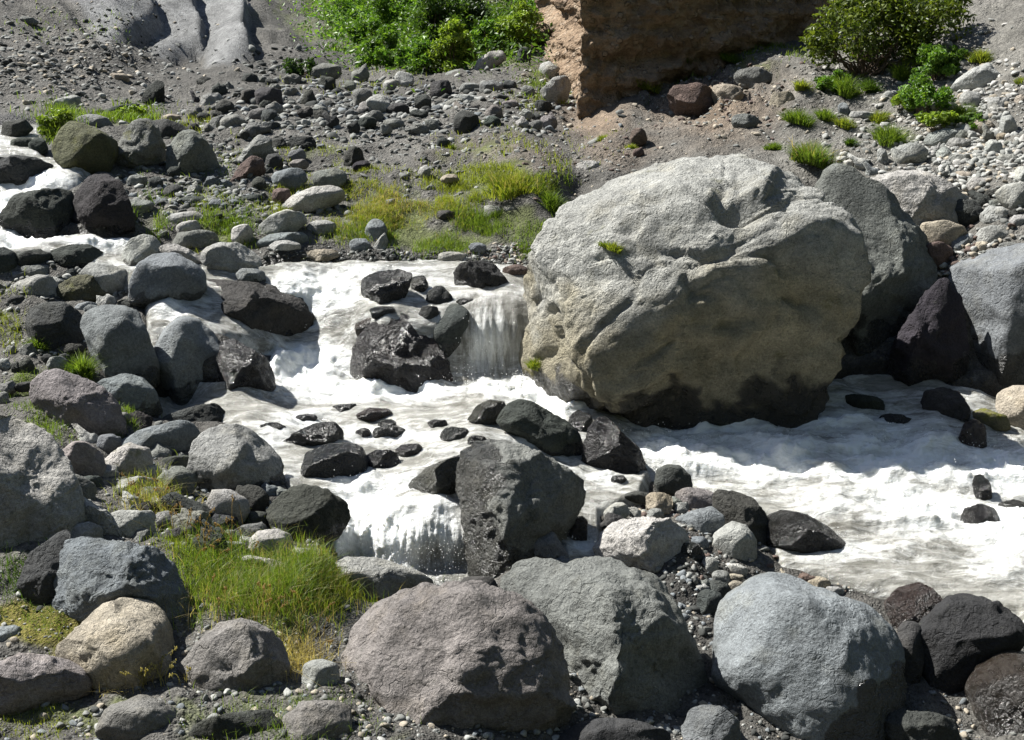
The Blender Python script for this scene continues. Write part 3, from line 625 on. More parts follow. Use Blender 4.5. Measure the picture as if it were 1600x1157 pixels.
wr|pale rock with dark foot under the broad pale slab|@1452,334,66,36,8
lr|pale knobbly stone on the right rubble slope|@1516,156,32,28
wr|white stone right of the lower green weeds|@1478,170,42,24
br|blue slab tilted between two green tufts|@1319,173,18,26,-30
lr|flat light stone right of the tilted blue slab|@1345,181,40,14
wr|white stone of a small group behind the enormous boulder|@1327,257,18,14
lr|grey stone of the small group behind the enormous boulder|@1346,257,22,18
la|tilted stone at the right of the small group behind the boulder|@1379,246,18,28,-25
br|bluish stone just above the broad pale slab|@1363,270,22,15
ta|tan flat stone high in the right rubble|@1520,184,36,12,-10
ta|tan grey block below the tan flat stone in the right rubble|@1536,199,36,22
lr|leaning light stone near the right edge|@1575,196,26,32,-25
la|light sloping rock left of the light block in the rubble|@1420,244,54,36,-20
tr|brownish stone above the shaded dark rock|@1505,276,28,18
lr|pale chip below the light block|@1481,273,24,15
lr|long grey rock above the smooth blue grey boulder|@1555,369,62,30,-8
gr|grey flat stone at the right edge above the blue grey boulder|@1582,387,44,18
daW|dark stone in the pile behind the bright pale boulder|@1075,870,50,44
dr|dark stone filling the gap left of the giant rough boulder|@745,930,70,60
gr|grey boulder at the very bottom left of the photograph|@215,1130,130,80
da|dark grey boulder at the very bottom below the pinkish brown one|@370,1145,150,70
pr|rounded boulder at the very bottom under the foreground grass|@500,1130,110,70
dr|dark boulder at the very bottom under the giant rough boulder|@960,1160,180,80
ba|bluish boulder at the very bottom between two giant boulders|@1110,1150,90,90
da|dark boulder at the very bottom under the wet black boulder|@1440,1150,120,80
daV|dark wet stone beside the left foot of the big black wet boulder|@540,640,40,18
krW|dark wet stone half awash right of the smooth black rock|@640,706,44,24
krW|small dark wet stone awash near the left pool edge|@478,655,34,16
daW|black wet stone awash below the olive wet rock|@745,690,32,18
ra|brown crumbly earth clod under overhanging turf below the cliff|@1080,156,74,52
ta|tan lump of crumbly earth in the middle of the earth mound|@1135,150,56,36
ga|grey lump of crumbly earth at the crest of the earth mound|@1178,122,64,34
ta|small lump of crumbly earth at the right of the earth mound|@1222,158,40,30
ga|rough grey lump at the foot of the earth mound|@1165,190,44,24
la|pale block lying in the rubble right of the broad pale slab|@1555,340,44,32
la|pale broken stone beside the pale knobbly stone|@1560,165,34,26
wa|white angular stone low in the right rubble|@1530,290,36,26
la|flat pale stone between the weeds and the pale broken stone|@1500,225,40,18
la|pale wedge stone above the rounded light blue rock|@1575,255,36,26
"""
PAL0 = dict(g=(.168,.171,.158), l=(.285,.287,.268), d=(.056,.059,.055), b=(.160,.174,.180), p=(.200,.185,.174), t=(.30,.265,.21), w=(.36,.35,.325), k=(.04,.039,.038), r=(.135,.10,.085), o=(.12,.115,.075))
PAL = {k: tuple(x * (.80 if k in 'dkor' else .95) for x in v) for k, v in PAL0.items()}
NB = 96
def outline_radius(poly, c):
    """radius of the outline in NB directions about c (image y down -> up)"""
    ph = np.linspace(-math.pi, math.pi, NB, endpoint=False); R = np.zeros(NB)
    P = np.array(poly, float) - c; P[:, 1] *= -1
    for i in range(len(P)):
        a, b = P[i], P[(i+1) % len(P)]
        d = b - a
        for k in range(NB):
            u = np.array([math.cos(ph[k]), math.sin(ph[k])]); den = u[0]*d[1] - u[1]*d[0]
            if abs(den) < 1e-9: continue
            r = (a[0]*d[1] - a[1]*d[0]) / den; s = (a[0]*u[1] - a[1]*u[0]) / den
            if r > 0 and -1e-6 <= s <= 1 + 1e-6: R[k] = max(R[k], r)
    bad = R <= 0
    if bad.any(): R[bad] = np.interp(ph[bad], ph[~bad], R[~bad], period=2*math.pi)
    for _ in range(1): R = (np.roll(R, 1) + 2 * R + np.roll(R, -1)) / 4
    return R
def ellipse_poly(cx, cy, w, h, rot, r):
    n = 14; a = np.linspace(0, 2*math.pi, n, endpoint=False) + r.uniform(-.14, .14, n)
    e = r.uniform(.62, .95)
    x = np.sign(np.cos(a)) * np.abs(np.cos(a)) ** e * w / 2; y = np.sign(np.sin(a)) * np.abs(np.sin(a)) ** e * h / 2
    k = 1 + r.uniform(-.11, .09, n); x *= k; y *= k; q = math.radians(rot)
    return [(cx + x[i]*math.cos(q) - y[i]*math.sin(q), cy + x[i]*math.sin(q) + y[i]*math.cos(q)) for i in range(n)]
def rock_shape(poly, level, style, r, rough, flat=1.0):
    poly = np.array(poly, float); c = (poly.min(0) + poly.max(0)) / 2
    a = 0; cx = cy = 0
    R = outline_radius(poly, c)
    return c, R
def pix_rock(name, poly, style, label=None, group=None, mat=None, seed=0, depth=None, t0=None, level=None, cat='rock', extra=None, sink=.12, kind=None):
    r = np.random.default_rng(seed)
    poly = [tuple(p) for p in poly]; A = np.array(poly, float)
    mn, mx = A.min(0), A.max(0); w, h = mx - mn; c = (mn + mx) / 2
    if t0 is None:
        xb = A[A[:, 1] > mx[1] - .3 * h][:, 0].mean()
        tb = gt(xb, mx[1] - .04 * h)
        t0 = None
    # stretch the buried underside a little
    if mx[1] > 1040: sink = max(sink, .38)
    low = A[:, 1] > c[1]; A2 = A.copy(); A2[low, 1] = c[1] + (A[low, 1] - c[1]) * (1 + sink)
    c2 = np.array([c[0], (A2[:, 1].min() + A2[:, 1].max()) / 2])
    R = outline_radius(A2, c2)
    Rm = R.mean()
    lv = level or (6 if max(w, h) > 190 else 5 if max(w, h) > 70 else 4 if max(w, h) > 24 else 3)
    iv, fc = ico(lv)
    d = iv @ np.array(Vector((0, 0, 1)).rotation_difference(Vector(r.normal(size=3)).normalized()).to_matrix())
    xy = d[:, :2]; rr = np.linalg.norm(xy, axis=1); ph = np.arctan2(xy[:, 1], xy[:, 0])
    bins = np.linspace(-math.pi, math.pi, NB, endpoint=False)
    def Rat(arr, ph): return np.interp(ph, bins, arr, period=2*math.pi)
    rad = Rat(R, ph) / Rm
    D = depth if depth else min(1.0, .55 + .45 * min(w, h) / max(w, h)) * .95
    D = D * (1.0 if w < 1.6 * h else 1.0)
    g = rr ** .88
    v = np.stack([np.cos(ph) * g * rad, np.sin(ph) * g * rad, np.sign(d[:, 2]) * np.abs(d[:, 2]) ** .92 * D], 1)
    ang = style[1] in 'aA'; flag0 = style[2] if len(style) > 2 else ''
    off = r.uniform(0, 100, 3)
    # broad swelling then planar breaks
    v *= (1 + .10 * fbm(d * 1.3 + off, 2))[:, None]
    ncut = 20 if name == 'giant_boulder' else (11 if ang else 7); s0, s1 = (.50, .78) if ang else (.62, .88)
    up = np.array([0, .93, .36])
    norms = [up + r.normal(0, .22, 3)] + [np.array([r.uniform(-1, 1), r.uniform(-.7, .8), r.uniform(.35, 1.1)]) for _ in range(ncut)] + [r.normal(size=3) for _ in range(3)]
    norms.insert(1, np.array([r.uniform(-.05, .5), r.uniform(-.35, -.05), .95]))
    if label and 'wedge boulder splitting' in label: norms[0] = np.array([-.12, .9, .42]); norms[1] = np.array([.42, -.15, .9])
    for i, nrm in enumerate(norms):
        nrm = nrm / np.linalg.norm(nrm); pr = v @ nrm; mxp = np.percentile(pr, 99.7)
        o = mxp * (r.uniform(s0, s1) * 1.03 if i > 1 else r.uniform(.55, .72))
        ex = pr - o; k = .012 if ang else .05
        soft = np.where(ex > 0, ex - k * (1 - np.exp(-ex / k)), 0)
        v -= soft[:, None] * nrm * (.96 if ang else .85)
    rough = (1.35 if ang else .6) * (1.25 if len(style) > 2 and style[2] in 'PLV' else 1)
    dn = v / (np.linalg.norm(v, axis=1)[:, None] + 1e-6)
    if name == 'giant_boulder': rough = .75
    n = fbm(v * 1.7 + off, 3) * .045 + fbm(v * 5 + off, 4, .55) * .020 + (ridged(v * 3.1 + off, 4, .5) - .8) * .014
    if lv >= 5: n += fbm(v * 17 + off, 3, .6) * .006
    if lv >= 6: n += fbm(v * 40 + off, 3, .6) * .0035
    if extra: n = n + extra(v)
    v += dn * (n * rough)[:, None]
    if flag0 in 'WVH' and flag0: R = R * 1.05
    # keep the outline
    for it in range(2):
        r2 = np.hypot(v[:, 0], v[:, 1]); ph = np.arctan2(v[:, 1], v[:, 0])
        nb = 48; b = ((ph + math.pi) / (2*math.pi) * nb).astype(int) % nb
        mxr = np.zeros(nb); np.maximum.at(mxr, b, r2); mxr[mxr == 0] = mxr.max()
        bc = (np.arange(nb) + .5) / nb * 2*math.pi - math.pi
        tg = Rat(R, bc) / Rm; sc = tg / mxr; sc = (np.roll(sc, 1) + 2 * sc + np.roll(sc, -1)) / 4
        sc = np.clip(sc, .6, 1.7); v[:, :2] *= np.interp(ph, bc, sc, period=2*math.pi)[:, None]
    # to the world: right / up across the line of sight at the place, real size from its distance
    if t0 is None:
        scale = Rm * tb / FPX; t0 = tb + (.22 if name == 'giant_boulder' else .42) * D * scale
    scale = Rm * t0 / FPX
    fw = ray(c2[0], c2[1]); f1 = fw / np.linalg.norm(fw); rt = np.cross(f1, [0, 0, 1]); rt /= np.linalg.norm(rt); u1 = np.cross(rt, f1)
    ctr = CAM + fw * t0
    W = (v[:, :1] * rt + v[:, 1:2] * u1 - v[:, 2:3] * f1) * scale * np.linalg.norm(fw) ** .5
    base = W[:, 2].min(); loc = ctr + np.array([0, 0, base])
    flag = style[2] if len(style) > 2 else ''
    zz = W[:, 2] - base; hh = zz.max()
    nz = fbm(v * 2.5 + off, 3)
    wet = np.zeros(len(v))
    if flag in ('W', 'V'): wet += 1.0 if flag == 'W' else sst(-v[:,0]*.5 - v[:,1] * .3 + nz * .5 + .9, 0, .6)
    if label and 'wedge boulder splitting' in label: wet = np.maximum(sst(-v[:, 0] + nz * .3 - .34, -.05, .2), sst(-v[:, 1] + nz * .2 - .55, 0, .2))
    elif flag == 'H': wet = sst(.40 + nz * .14 - zz / hh, -.05, .06)
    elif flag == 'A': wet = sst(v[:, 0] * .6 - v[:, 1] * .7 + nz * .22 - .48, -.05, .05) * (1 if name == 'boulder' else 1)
    moss = np.zeros(len(v))
    if flag == 'L': moss = sst(nz, .1, .7) * .5
    if flag == 'M': moss = sst(v[:, 1] + nz * .4, .0, .5)
    me = mkmesh(name, W - np.array([0, 0, base]), fc, mat or ROCK, attrs={'wet': wet, 'moss': moss})
    o = mkobj(name, me, loc)
    col = np.array(PAL[style[0]]) * r.uniform(.88, 1.12) + r.normal(0, .0025, 3)
    o.color = (*np.clip(col, .015, .6), (1.0 if ang or flag in ('P', 'L', 'W', 'V') else .6))
    tag(o, label, cat, group, kind)
    return o, v, W, loc
def parse(txt):
    for ln in txt.strip().splitlines():
        st, lab, g = ln.split('|')
        yield st, lab.strip(), g.strip()
OCC = []
def build_rocks():
    for i, (st, lab, g) in enumerate(parse(ROCKS)):
        r = np.random.default_rng(500 + i)
        if g[0] == '@':
            q = [float(x) for x in g[1:].split(',')]; poly = ellipse_poly(*q[:4], q[4] if len(q) > 4 else 0, r)
        else: poly = [tuple(map(float, p.split(','))) for p in g.split()]
        A = np.array(poly); sz = np.ptp(A, axis=0).max(); OCC.append((*((A.min(0) + A.max(0)) / 2), *(np.ptp(A, axis=0) / 2)))
        nm = 'boulder' if sz > 60 else 'rock'
        if i == 0: hero(poly, lab); continue
        kw = {}
        o, v, W, loc = pix_rock(nm, poly, st, lab, 'boulders of the stream bed' if sz > 60 else 'rocks along the stream', seed=700 + i, cat=nm, **kw)
HERO = {}
def hero(poly, lab):
    def ex(v):
        x, y, z = v.T; e = 0
        # bulging brow between the pale top and the brown face
        line = y - (.10 + .22 * x * x * np.sign(-x) * .4 + .1 * np.sin(x * 5))
        e = e - .055 * np.exp(-((y + .18 + .08 * np.sin(3 * x)) / .12) ** 2) * (z > 0)
        e = e + .03 * np.exp(-(line / .10) ** 2) * (z > 0)
        # dark notch near the top right
        e = e - .24 * np.exp(-(((x - .30) / .13) ** 2 + ((y - .60) / .10) ** 2)) * (z > -.2)
        e = e - .06 * np.exp(-(((x + .45) / .09) ** 2 + ((y - .15) / .07) ** 2)) * (z > 0)
        q = v * [1, 1, 1]; e = e + (ridged(q * 1.9 + 3.3, 5, .55) - 1.0) * .014 + fbm(q * 7 + 1, 4, .6) * .011 + (ridged(q * [5, 9, 6] + 2, 4, .6) - 1) * .008 - np.clip(.06 - np.abs(fbm(q * [1.3, .8, 1.2] + 21, 3)), 0, 1) * .55 - np.clip(ridged(q * [1.4, 2.6, 1.4] + 8, 3, .5) - 1.15, 0, 1) * .13
        e = e - .10 * np.clip(-(y + .15), 0, 1) * (z > 0) * np.clip(z * 2, 0, 1)
        return e
    o, v, W, loc = pix_rock('giant_boulder', poly, 'wA', lab, None, seed=21, level=7, depth=.86, cat='boulder', extra=ex, sink=.04)
    me = o.data; n = fbm(v * 2.4 + 11, 4); n2 = fbm(v * 8 + 2, 4, .6)
    wet = sst(-.36 + .25 * n + .10 * n2 - v[:, 1] - .10 * np.abs(v[:, 0]), -.14, .20)
    moss = sst(.35 + n * .5 - np.hypot((v[:, 0] + .92) / .16, (v[:, 1] + .42) / .16) * .5, .05, .3) + sst(n2 + n * .5, .75, 1.1) * .35
    me.attributes['wet'].data.foreach_set('value', wet.astype(np.float32)); me.attributes['moss'].data.foreach_set('value', np.clip(moss, 0, 1).astype(np.float32))
    k = sst(.22 + .30 * n - v[:, 1] + .12 * np.sin(v[:, 0] * 3), -.15, .35)   # rusty brown weathered lower face
    tint = 1 * (1 - k[:, None]) + k[:, None] * np.array([.86, .78, .61])
    band = sst(-.34 + .22 * n + .12 * n2 - v[:, 1] - .10 * np.abs(v[:, 0]), -.05, .12); tint = tint * (1 - .62 * band[:, None])   # dark algae stain above the waterline
    at = me.attributes.new('tint', 'FLOAT_COLOR', 'POINT'); at.data.foreach_set('color', np.concatenate([tint, np.ones((len(tint), 1))], 1).astype(np.float32).ravel())
    at = me.attributes.new('tinted', 'FLOAT', 'POINT'); at.data.foreach_set('value', np.ones(len(tint), np.float32))
    o.color = (.29, .29, .268, 1)
    D_ = W + np.array(loc) - np.array([0, 0, W[:, 2].min()]) - CAM; dd = D_ @ FWD; HERO['px'] = CX + D_[:, 0] / dd * FPX; HERO['py'] = CY - (D_ @ UPV) / dd * FPX; HERO['d'] = dd; HERO['P'] = D_ + CAM
def occupied(x, y, m=0):
    for cx, cy, rx, ry in OCC:
        if ((x - cx) / (rx + m)) ** 2 + ((y - cy) / (ry + m)) ** 2 < .75: return True
    return False
SCAT = [ # zone: x range, y range, number, size px range, palette, noun, label
 ((440,860),(112,205),34,(18,32),'gddglp','small round rock lying in the rubble below the green bushes','rubble rocks below the green bushes'),
 ((280,440),(118,215),20,(15,28),'gdlgd','small rock among the rubble of the upper left rise','rubble rocks on the upper left rise'),
 ((190,420),(268,345),16,(14,24),'gdlbd','small stone lying between the boulders of the upper left bank','stones of the upper left bank'),
 ((1400,1600),(150,300),16,(12,22),'lwtlg','small pale stone lying in the right hand rubble slope','pale stones of the right slope'),
 ((110,470),(640,870),32,(18,44),'gdldb','dark or grey stone filling a gap between the left foreground boulders','gap stones of the left foreground'),
 ((120,420),(690,860),12,(34,62),'gdlg','medium rock wedged between the left foreground boulders','wedged rocks of the left foreground'),
 ((0,250),(400,640),26,(14,34),'gdbdl','small stone filling a gap between the left bank boulders','gap stones of the left bank'),
 ((870,1130),(780,960),14,(16,34),'dgbdl','small stone in the pile of stones beside the lower stream','pile stones beside the lower stream'),
 ((1420,1600),(300,400),8,(16,32),'lgtd','stone lodged above the smooth blue grey boulder','stones lodged above the blue grey boulder'),
 ((0,240),(100,180),10,(10,18),'ltgl','small stone resting on the foot of the left scree','stones on the left scree'),
]
def build_scatter():
    r = np.random.default_rng(99); k = 0
    for (x0, x1), (y0, y1), n, (s0, s1), pal, lab, grp in SCAT:
        c = 0; tries = 0
        while c < n and tries < 3000:
            tries += 1; x, y = r.uniform(x0, x1), r.uniform(y0, y1)
            if grp.startswith('pale') and x < 1400 + (y - 150) * .2: continue
            if occupied(x, y, 2) or water_sd(np.array([x]), np.array([y]))[0] > -6: continue
            w = r.uniform(s0, s1); h = w * r.uniform(.55, .95)
            poly = ellipse_poly(x, y, w, h, r.uniform(-25, 25), r)
            pix_rock('small_rock', poly, pal[r.integers(len(pal))] + r.choice(['r', 'a', 'a']), lab, grp, seed=3000 + k, level=3, cat='rock')
            OCC.append((x, y, w/2, h/2)); c += 1; k += 1
PEB = [ # px, py, rx, ry, n, size m, palette
 (600,170,260,45,1500,(.03,.13),'gddlbg'),(650,240,230,45,700,(.015,.07),'glgd'),(350,230,160,60,700,(.02,.10),'gdlg'),(100,110,200,70,2000,(.014,.10),'gtgld'),(250,100,200,70,350,(.014,.05),'gdg'),(80,40,140,50,400,(.012,.05),'ggt'),(700,1010,700,120,1800,(.010,.05),'gdlbt'),(200,950,250,160,700,(.01,.05),'gdlt'),(1060,930,120,100,500,(.015,.07),'dgbl'),(800,1130,900,60,1500,(.012,.06),'gdlbt'),(330,760,140,70,500,(.015,.07),'gdlb'),
 (330,310,180,50,900,(.02,.10),'gdblg'),(650,403,190,9,900,(.012,.05),'dgdl'),(790,395,60,12,200,(.02,.06),'gltr'),(1500,190,160,100,2300,(.012,.10),'lwtlgw'),(1530,250,110,60,700,(.03,.10),'lwtgl'),
 (1330,200,170,80,700,(.008,.04),'lwg'),(1120,155,130,60,1300,(.012,.07),'tgtgr'),(900,240,120,60,600,(.01,.05),'ltgr'),(1100,850,90,60,260,(.015,.06),'glbtr'),(1280,915,80,16,120,(.015,.05),'lgtr'),(1040,800,90,30,160,(.015,.06),'lgtr'),
 (60,500,70,110,350,(.01,.05),'gld'),(150,620,80,60,150,(.015,.05),'glr'),(1480,390,120,40,300,(.03,.09),'lgrt'),(200,440,200,40,300,(.02,.07),'gdl'),(860,150,50,40,200,(.02,.08),'tlg'),(260,850,150,70,100,(.01,.04),'lgt'),(1000,930,80,60,120,(.015,.05),'gd'),
 (480,850,60,25,50,(.02,.05),'gdl'),(450,110,60,30,200,(.04,.14),'gdd')]
def build_pebbles():
    r = np.random.default_rng(123); iv, fc = ico(2); iv1, fc1 = ico(1)
    protos = []
    for k in range(10):
        v = iv1.copy() if k < 5 else iv.copy(); v = v * (1 + .25 * fbm(v * 1.1 + k * 5, 2))[:, None]
        for _ in range(9):
            n = r.normal(size=3); n /= np.linalg.norm(n); p = v @ n; o = p.max() * r.uniform(.5, .8); v = v - np.clip(p - o, 0, 9)[:, None] * n * .95
        protos.append((v, fc1 if k < 5 else fc))
    vs, fs, cs = [], [], []; o = 0
    for px, py, rx, ry, n, (s0, s1), pal in PEB:
        X = r.normal(px, rx * .55, n); Y = r.normal(py, ry * .55, n)
        sd = water_sd(X, Y); ok = (sd < -1) & (Y > -20) & (X > -300) & (X < 1900); X, Y = X[ok], Y[ok]
        P = gsurf(X, Y)
        for q in P:
            s = s0 + (s1 - s0) * r.power(.45) if False else s0 * (s1 / s0) ** (r.random() ** 1.4)
            pv, pf = protos[r.integers(5) + (5 if s > .035 else 0)]
            a = r.uniform(0, 6.28); ca, sa = math.cos(a), math.sin(a); S = np.array([1, r.uniform(.6, 1), r.uniform(.4, .85)]) * s * .8
            v = pv * S; v = np.stack([v[:,0]*ca - v[:,1]*sa, v[:,0]*sa + v[:,1]*ca, v[:,2] + v[:,0] * r.uniform(-.3,.3)], 1) + q + [0, 0, s * .02]
            vs.append(v); fs.append(pf + o); o += len(v)
            cs.append(np.tile(np.array(PAL[pal[r.integers(len(pal))]]) * r.uniform(.75, 1.25), (len(v), 1)))
    s = NT('pebble_stone'); g = s.n('ShaderNodeNewGeometry').outputs['Position']
    n = s.noise(g, 60, 4, .7); cc = s.n('ShaderNodeVectorMath', {0: s.attr('pcol', 'Color')}, operation='SCALE'); s.set(cc, 'Scale', s.ramp(n, .3, .7, .75, 1.25))
    s.principled(Base_Color=cc.outputs[0], Roughness=.9, Specular_IOR_Level=.25, Normal=s.bump(n, .6, .01))
    me = mkmesh('pebbles', np.concatenate(vs), np.concatenate(fs), s.m, cols={'pcol': np.concatenate(cs)})
    tag(mkobj('gravel_pebbles', me), 'loose grey and tan pebbles strewn over the banks and slopes', 'pebbles', kind='stuff')
GCOLS = dict(fresh=((.085,.155,.018),(.19,.26,.04)), bank=((.16,.21,.02),(.30,.33,.05)), dry=((.34,.27,.10),(.45,.38,.18)), dark=((.035,.08,.012),(.09,.15,.02)))
def blades(P, hgt, wid, cols, r, lean=.35, dirb=(0, 0)):
    n = len(P); seg = 3; a = r.uniform(0, 2*math.pi, n); h = hgt * r.uniform(.55, 1.15, n)
    ln = np.abs(r.normal(0, lean, n)); la = r.uniform(0, 2*math.pi, n)
    V = np.zeros((n, 7, 3)); wd = np.stack([np.cos(a), np.sin(a), np.zeros(n)], 1) * (wid * r.uniform(.7, 1.3, n))[:, None]
    L = np.stack([np.cos(la) * ln + dirb[0], np.sin(la) * ln + dirb[1], np.zeros(n)], 1)
    for k in range(seg + 1):
        t = k / seg; c = P + np.array([0, 0, 1]) * (h * (t - .18 * t * t * (1 + ln)))[:, None] + L * (h * t * t)[:, None]
        if k == seg: V[:, 6] = c
        else: w = (1 - .75 * t); V[:, 2*k] = c - wd * w / 2; V[:, 2*k+1] = c + wd * w / 2
    b = (np.arange(n) * 7)[:, None]
    T = np.array([(0,1,3),(0,3,2),(2,3,5),(2,5,4),(4,5,6)])
    F = (b[:, :, None] + T[None]).reshape(-1, 3)
    lo, hi = np.array(cols[0]), np.array(cols[1]); cc = (lo + (hi - lo) * r.random((n, 1))) * .8; cc = np.repeat(cc, 7, 0)
    return V.reshape(-1, 3), F, cc
def join(parts):
    vs, fs, cs = [], [], []; o = 0
    for v, f, c in parts: vs.append(v); fs.append(f + o); cs.append(c); o += len(v)
    return np.concatenate(vs), np.concatenate(fs), np.concatenate(cs)
def seed_heads(P, hgt, r, col=(.30,.22,.10)):
    """nodding flowering stems"""
    parts = []
    iv, fc = ico(1)
    for p in P:
        h = hgt * r.uniform(.7, 1.2); a = r.uniform(0, 6.28); bend = r.uniform(.2, .6) * h
        t = np.linspace(0, 1, 7); c = p + np.stack([np.cos(a) * bend * t**2.2, np.sin(a) * bend * t**2.2, h * (t - .25 * t**3)], 1)
        w = np.array([.0022, 0, 0]); w2 = np.array([0, .0022, 0]); V = []; F = []
        for k in range(7): V += [c[k] - w, c[k] + w, c[k] - w2, c[k] + w2]
        for k in range(6):
            b = 4 * k; F += [(b, b+1, b+5), (b, b+5, b+4), (b+2, b+3, b+7), (b+2, b+7, b+6)]
        V = np.array(V); F = np.array(F); parts.append((V, F, np.tile(np.array(col) * .8, (len(V), 1))))
        for k in range(8):
            q = c[6] * (1 - k/14) + c[4] * (k/14) + r.normal(0, .006, 3)
            parts.append((iv * [.004, .004, .010] + q, fc, np.tile(np.array(col) * r.uniform(.8, 1.4), (len(iv), 1))))
    return parts
def area(px, py, rx, ry, n, r, uniform=False):
    if uniform:
        a = r.uniform(0, 6.28, n); q = np.sqrt(r.random(n)); X = px + rx * q * np.cos(a); Y = py + ry * q * np.sin(a)
    else: X = r.normal(px, rx * .5, n); Y = r.normal(py, ry * .5, n)
    ok = water_sd(X, Y) < -2
    X, Y = X[ok], Y[ok]
    P = gsurf(X, Y); P[:, 2] -= .015
    return P
def clump_filter(P, r, sc=2.2, th=-.1):
    return P[fbm(P * sc + 50, 3) + r.normal(0, .2, len(P)) > th + .12]
GRASS = [ # name label zones
 ('tall_grass', 'tall fresh green grass growing between the foreground boulders', 'tall grass', [(430,925,125,50,3600,.24,.006,'fresh'),(425,930,140,58,2000,.20,.006,'fresh'),(420,930,150,65,1500,.24,.004,'dry'),(440,920,150,70,1000,.22,.005,'bank'),(340,900,70,40,1600,.20,.006,'fresh'),(520,940,40,40,800,.2,.005,'bank'),(470,1030,50,30,500,.2,.005,'dry'),(240,790,55,40,800,.18,.005,'bank'),(240,800,50,30,300,.18,.005,'dry'),(340,850,50,25,500,.18,.005,'fresh'),(440,1140,150,60,900,.12,.005,'fresh')]),
 ('short_grass', 'short grass and moss turf on the left foreground ground', 'grass', [(60,970,100,40,1800,.05,.005,'fresh'),(60,1000,110,50,1500,.035,.005,'bank'),(30,900,60,50,900,.13,.005,'dark'),(230,1070,90,25,400,.12,.004,'dry'),(280,870,50,50,700,.12,.005,'bank'),(50,1130,160,40,1200,.07,.005,'bank')]),
 ('bank_grass', 'yellow green grass covering the middle bank behind the rapids', 'grass', [(600,345,130,45,9000,.10,.007,'bank'),(640,375,110,25,7000,.12,.007,'fresh'),(620,335,100,40,3500,.12,.006,'dry'),(780,345,80,25,7000,.12,.007,'fresh'),(760,300,80,30,5000,.12,.008,'bank'),(690,300,70,30,3500,.12,.008,'bank'),(470,320,60,35,3500,.12,.008,'bank'),(350,360,60,30,1800,.14,.008,'fresh'),(230,355,35,28,1300,.2,.008,'fresh'),(320,330,60,30,600,.1,.008,'bank'),(500,250,60,30,600,.1,.008,'bank'),(840,390,40,14,1500,.1,.007,'fresh'),(800,260,80,40,4500,.12,.009,'bank'),(860,300,40,40,1600,.12,.008,'fresh'),(560,290,60,30,1500,.1,.008,'bank'),(300,270,120,60,1300,.09,.009,'fresh'),(420,240,100,40,1000,.08,.009,'bank'),(340,390,60,20,400,.09,.008,'bank')]),
 ('left_bank_grass', 'scattered green grass on the left bank slope', 'grass', [(40,620,50,60,1600,.09,.006,'fresh'),(20,500,30,50,900,.14,.006,'bank'),(130,575,25,20,400,.16,.007,'fresh'),(70,680,50,30,800,.1,.006,'fresh'),(200,665,50,20,900,.12,.006,'fresh'),(175,680,30,20,400,.13,.006,'dark'),(80,540,70,30,400,.06,.006,'bank')]),
 ('slope_grass', 'patches of bright grass on the gravel slope under the earth cliff', 'grass', [(860,135,55,28,1700,.13,.012,'fresh'),(840,160,60,15,500,.1,.012,'bank'),(1050,130,50,18,1500,.12,.012,'fresh'),(1150,103,100,12,1300,.12,.012,'fresh'),(920,220,70,25,500,.07,.01,'bank'),(1000,150,20,20,500,.12,.01,'fresh'),(880,100,30,15,500,.1,.012,'fresh'),(1230,85,60,10,500,.12,.012,'fresh')]),
 ('valley_grass', 'thin grass among the rubble of the far valley floor', 'grass', [(200,190,50,16,1300,.18,.014,'fresh'),(95,195,45,30,1800,.2,.014,'fresh'),(300,195,50,20,500,.14,.012,'bank'),(500,130,80,20,500,.12,.014,'bank'),(600,135,60,15,300,.12,.014,'bank'),(760,200,60,15,300,.09,.012,'bank'),(160,60,60,30,300,.1,.014,'fresh'),(720,220,100,30,300,.07,.01,'bank'),(65,45,60,20,200,.1,.014,'fresh')]),
 ('hillside_grass', 'green herbs covering the far hillside behind the bushes', 'hillside grass', [(560,15,70,40,6000,.22,.03,'fresh'),(620,60,80,50,5000,.25,.03,'fresh'),(540,-40,120,60,4000,.25,.04,'fresh'),(700,100,150,14,1500,.2,.02,'fresh')]),
]
def build_grass():
    r = np.random.default_rng(77)
    for nm, lab, cat, zs in GRASS:
        parts = []
        for x, y, rx, ry, n, h, w, c in zs:
            P = area(x, y, rx, ry, n, r, nm == 'tall_grass' and n > 4000)
            if nm != 'tall_grass': P = clump_filter(P, r)
            if len(P): parts.append(blades(P, h, w * .85, GCOLS[c], r, .5 if c != 'dry' else .8))
        if nm == 'tall_grass':
            parts += seed_heads(area(330,860,70,50,26,r), .34, r); parts += seed_heads(area(240,800,40,30,10,r), .3, r); parts += seed_heads(area(430,980,120,60,16,r), .30, r); parts += seed_heads(area(250,1070,60,15,22,r), .22, r, (.38,.34,.16))
        if nm == 'hillside_grass':
            parts = []
            for x, y, rx, ry, n in ((560,15,80,50,9000),(640,60,110,50,12000),(720,20,140,70,9000),(560,-50,200,60,6000),(800,60,70,40,4000)):
                P = area(x, y, rx, ry, n, r); dk = x > 700; P[:, 2] += r.random(len(P)) ** 1.5 * .35 * (1 + np.clip(fbm(P * 1.3, 2), -.5, 1))
                v, f, cc = leaves(P, .05, LC['mid' if dk else 'bright'], r, .8); parts.append((v, f, cc * r.choice([.8, 1.15])))
            v, f, c = join(parts); tag(mkobj(nm, mkmesh(nm, v, f, LEAFM, smooth=False, cols={'lcol': c})), lab, cat, kind='stuff'); continue
        v, f, c = join(parts)
        tag(mkobj(nm, mkmesh(nm, v, f, GRASSM, cols={'lcol': c})), lab, cat, kind='stuff')
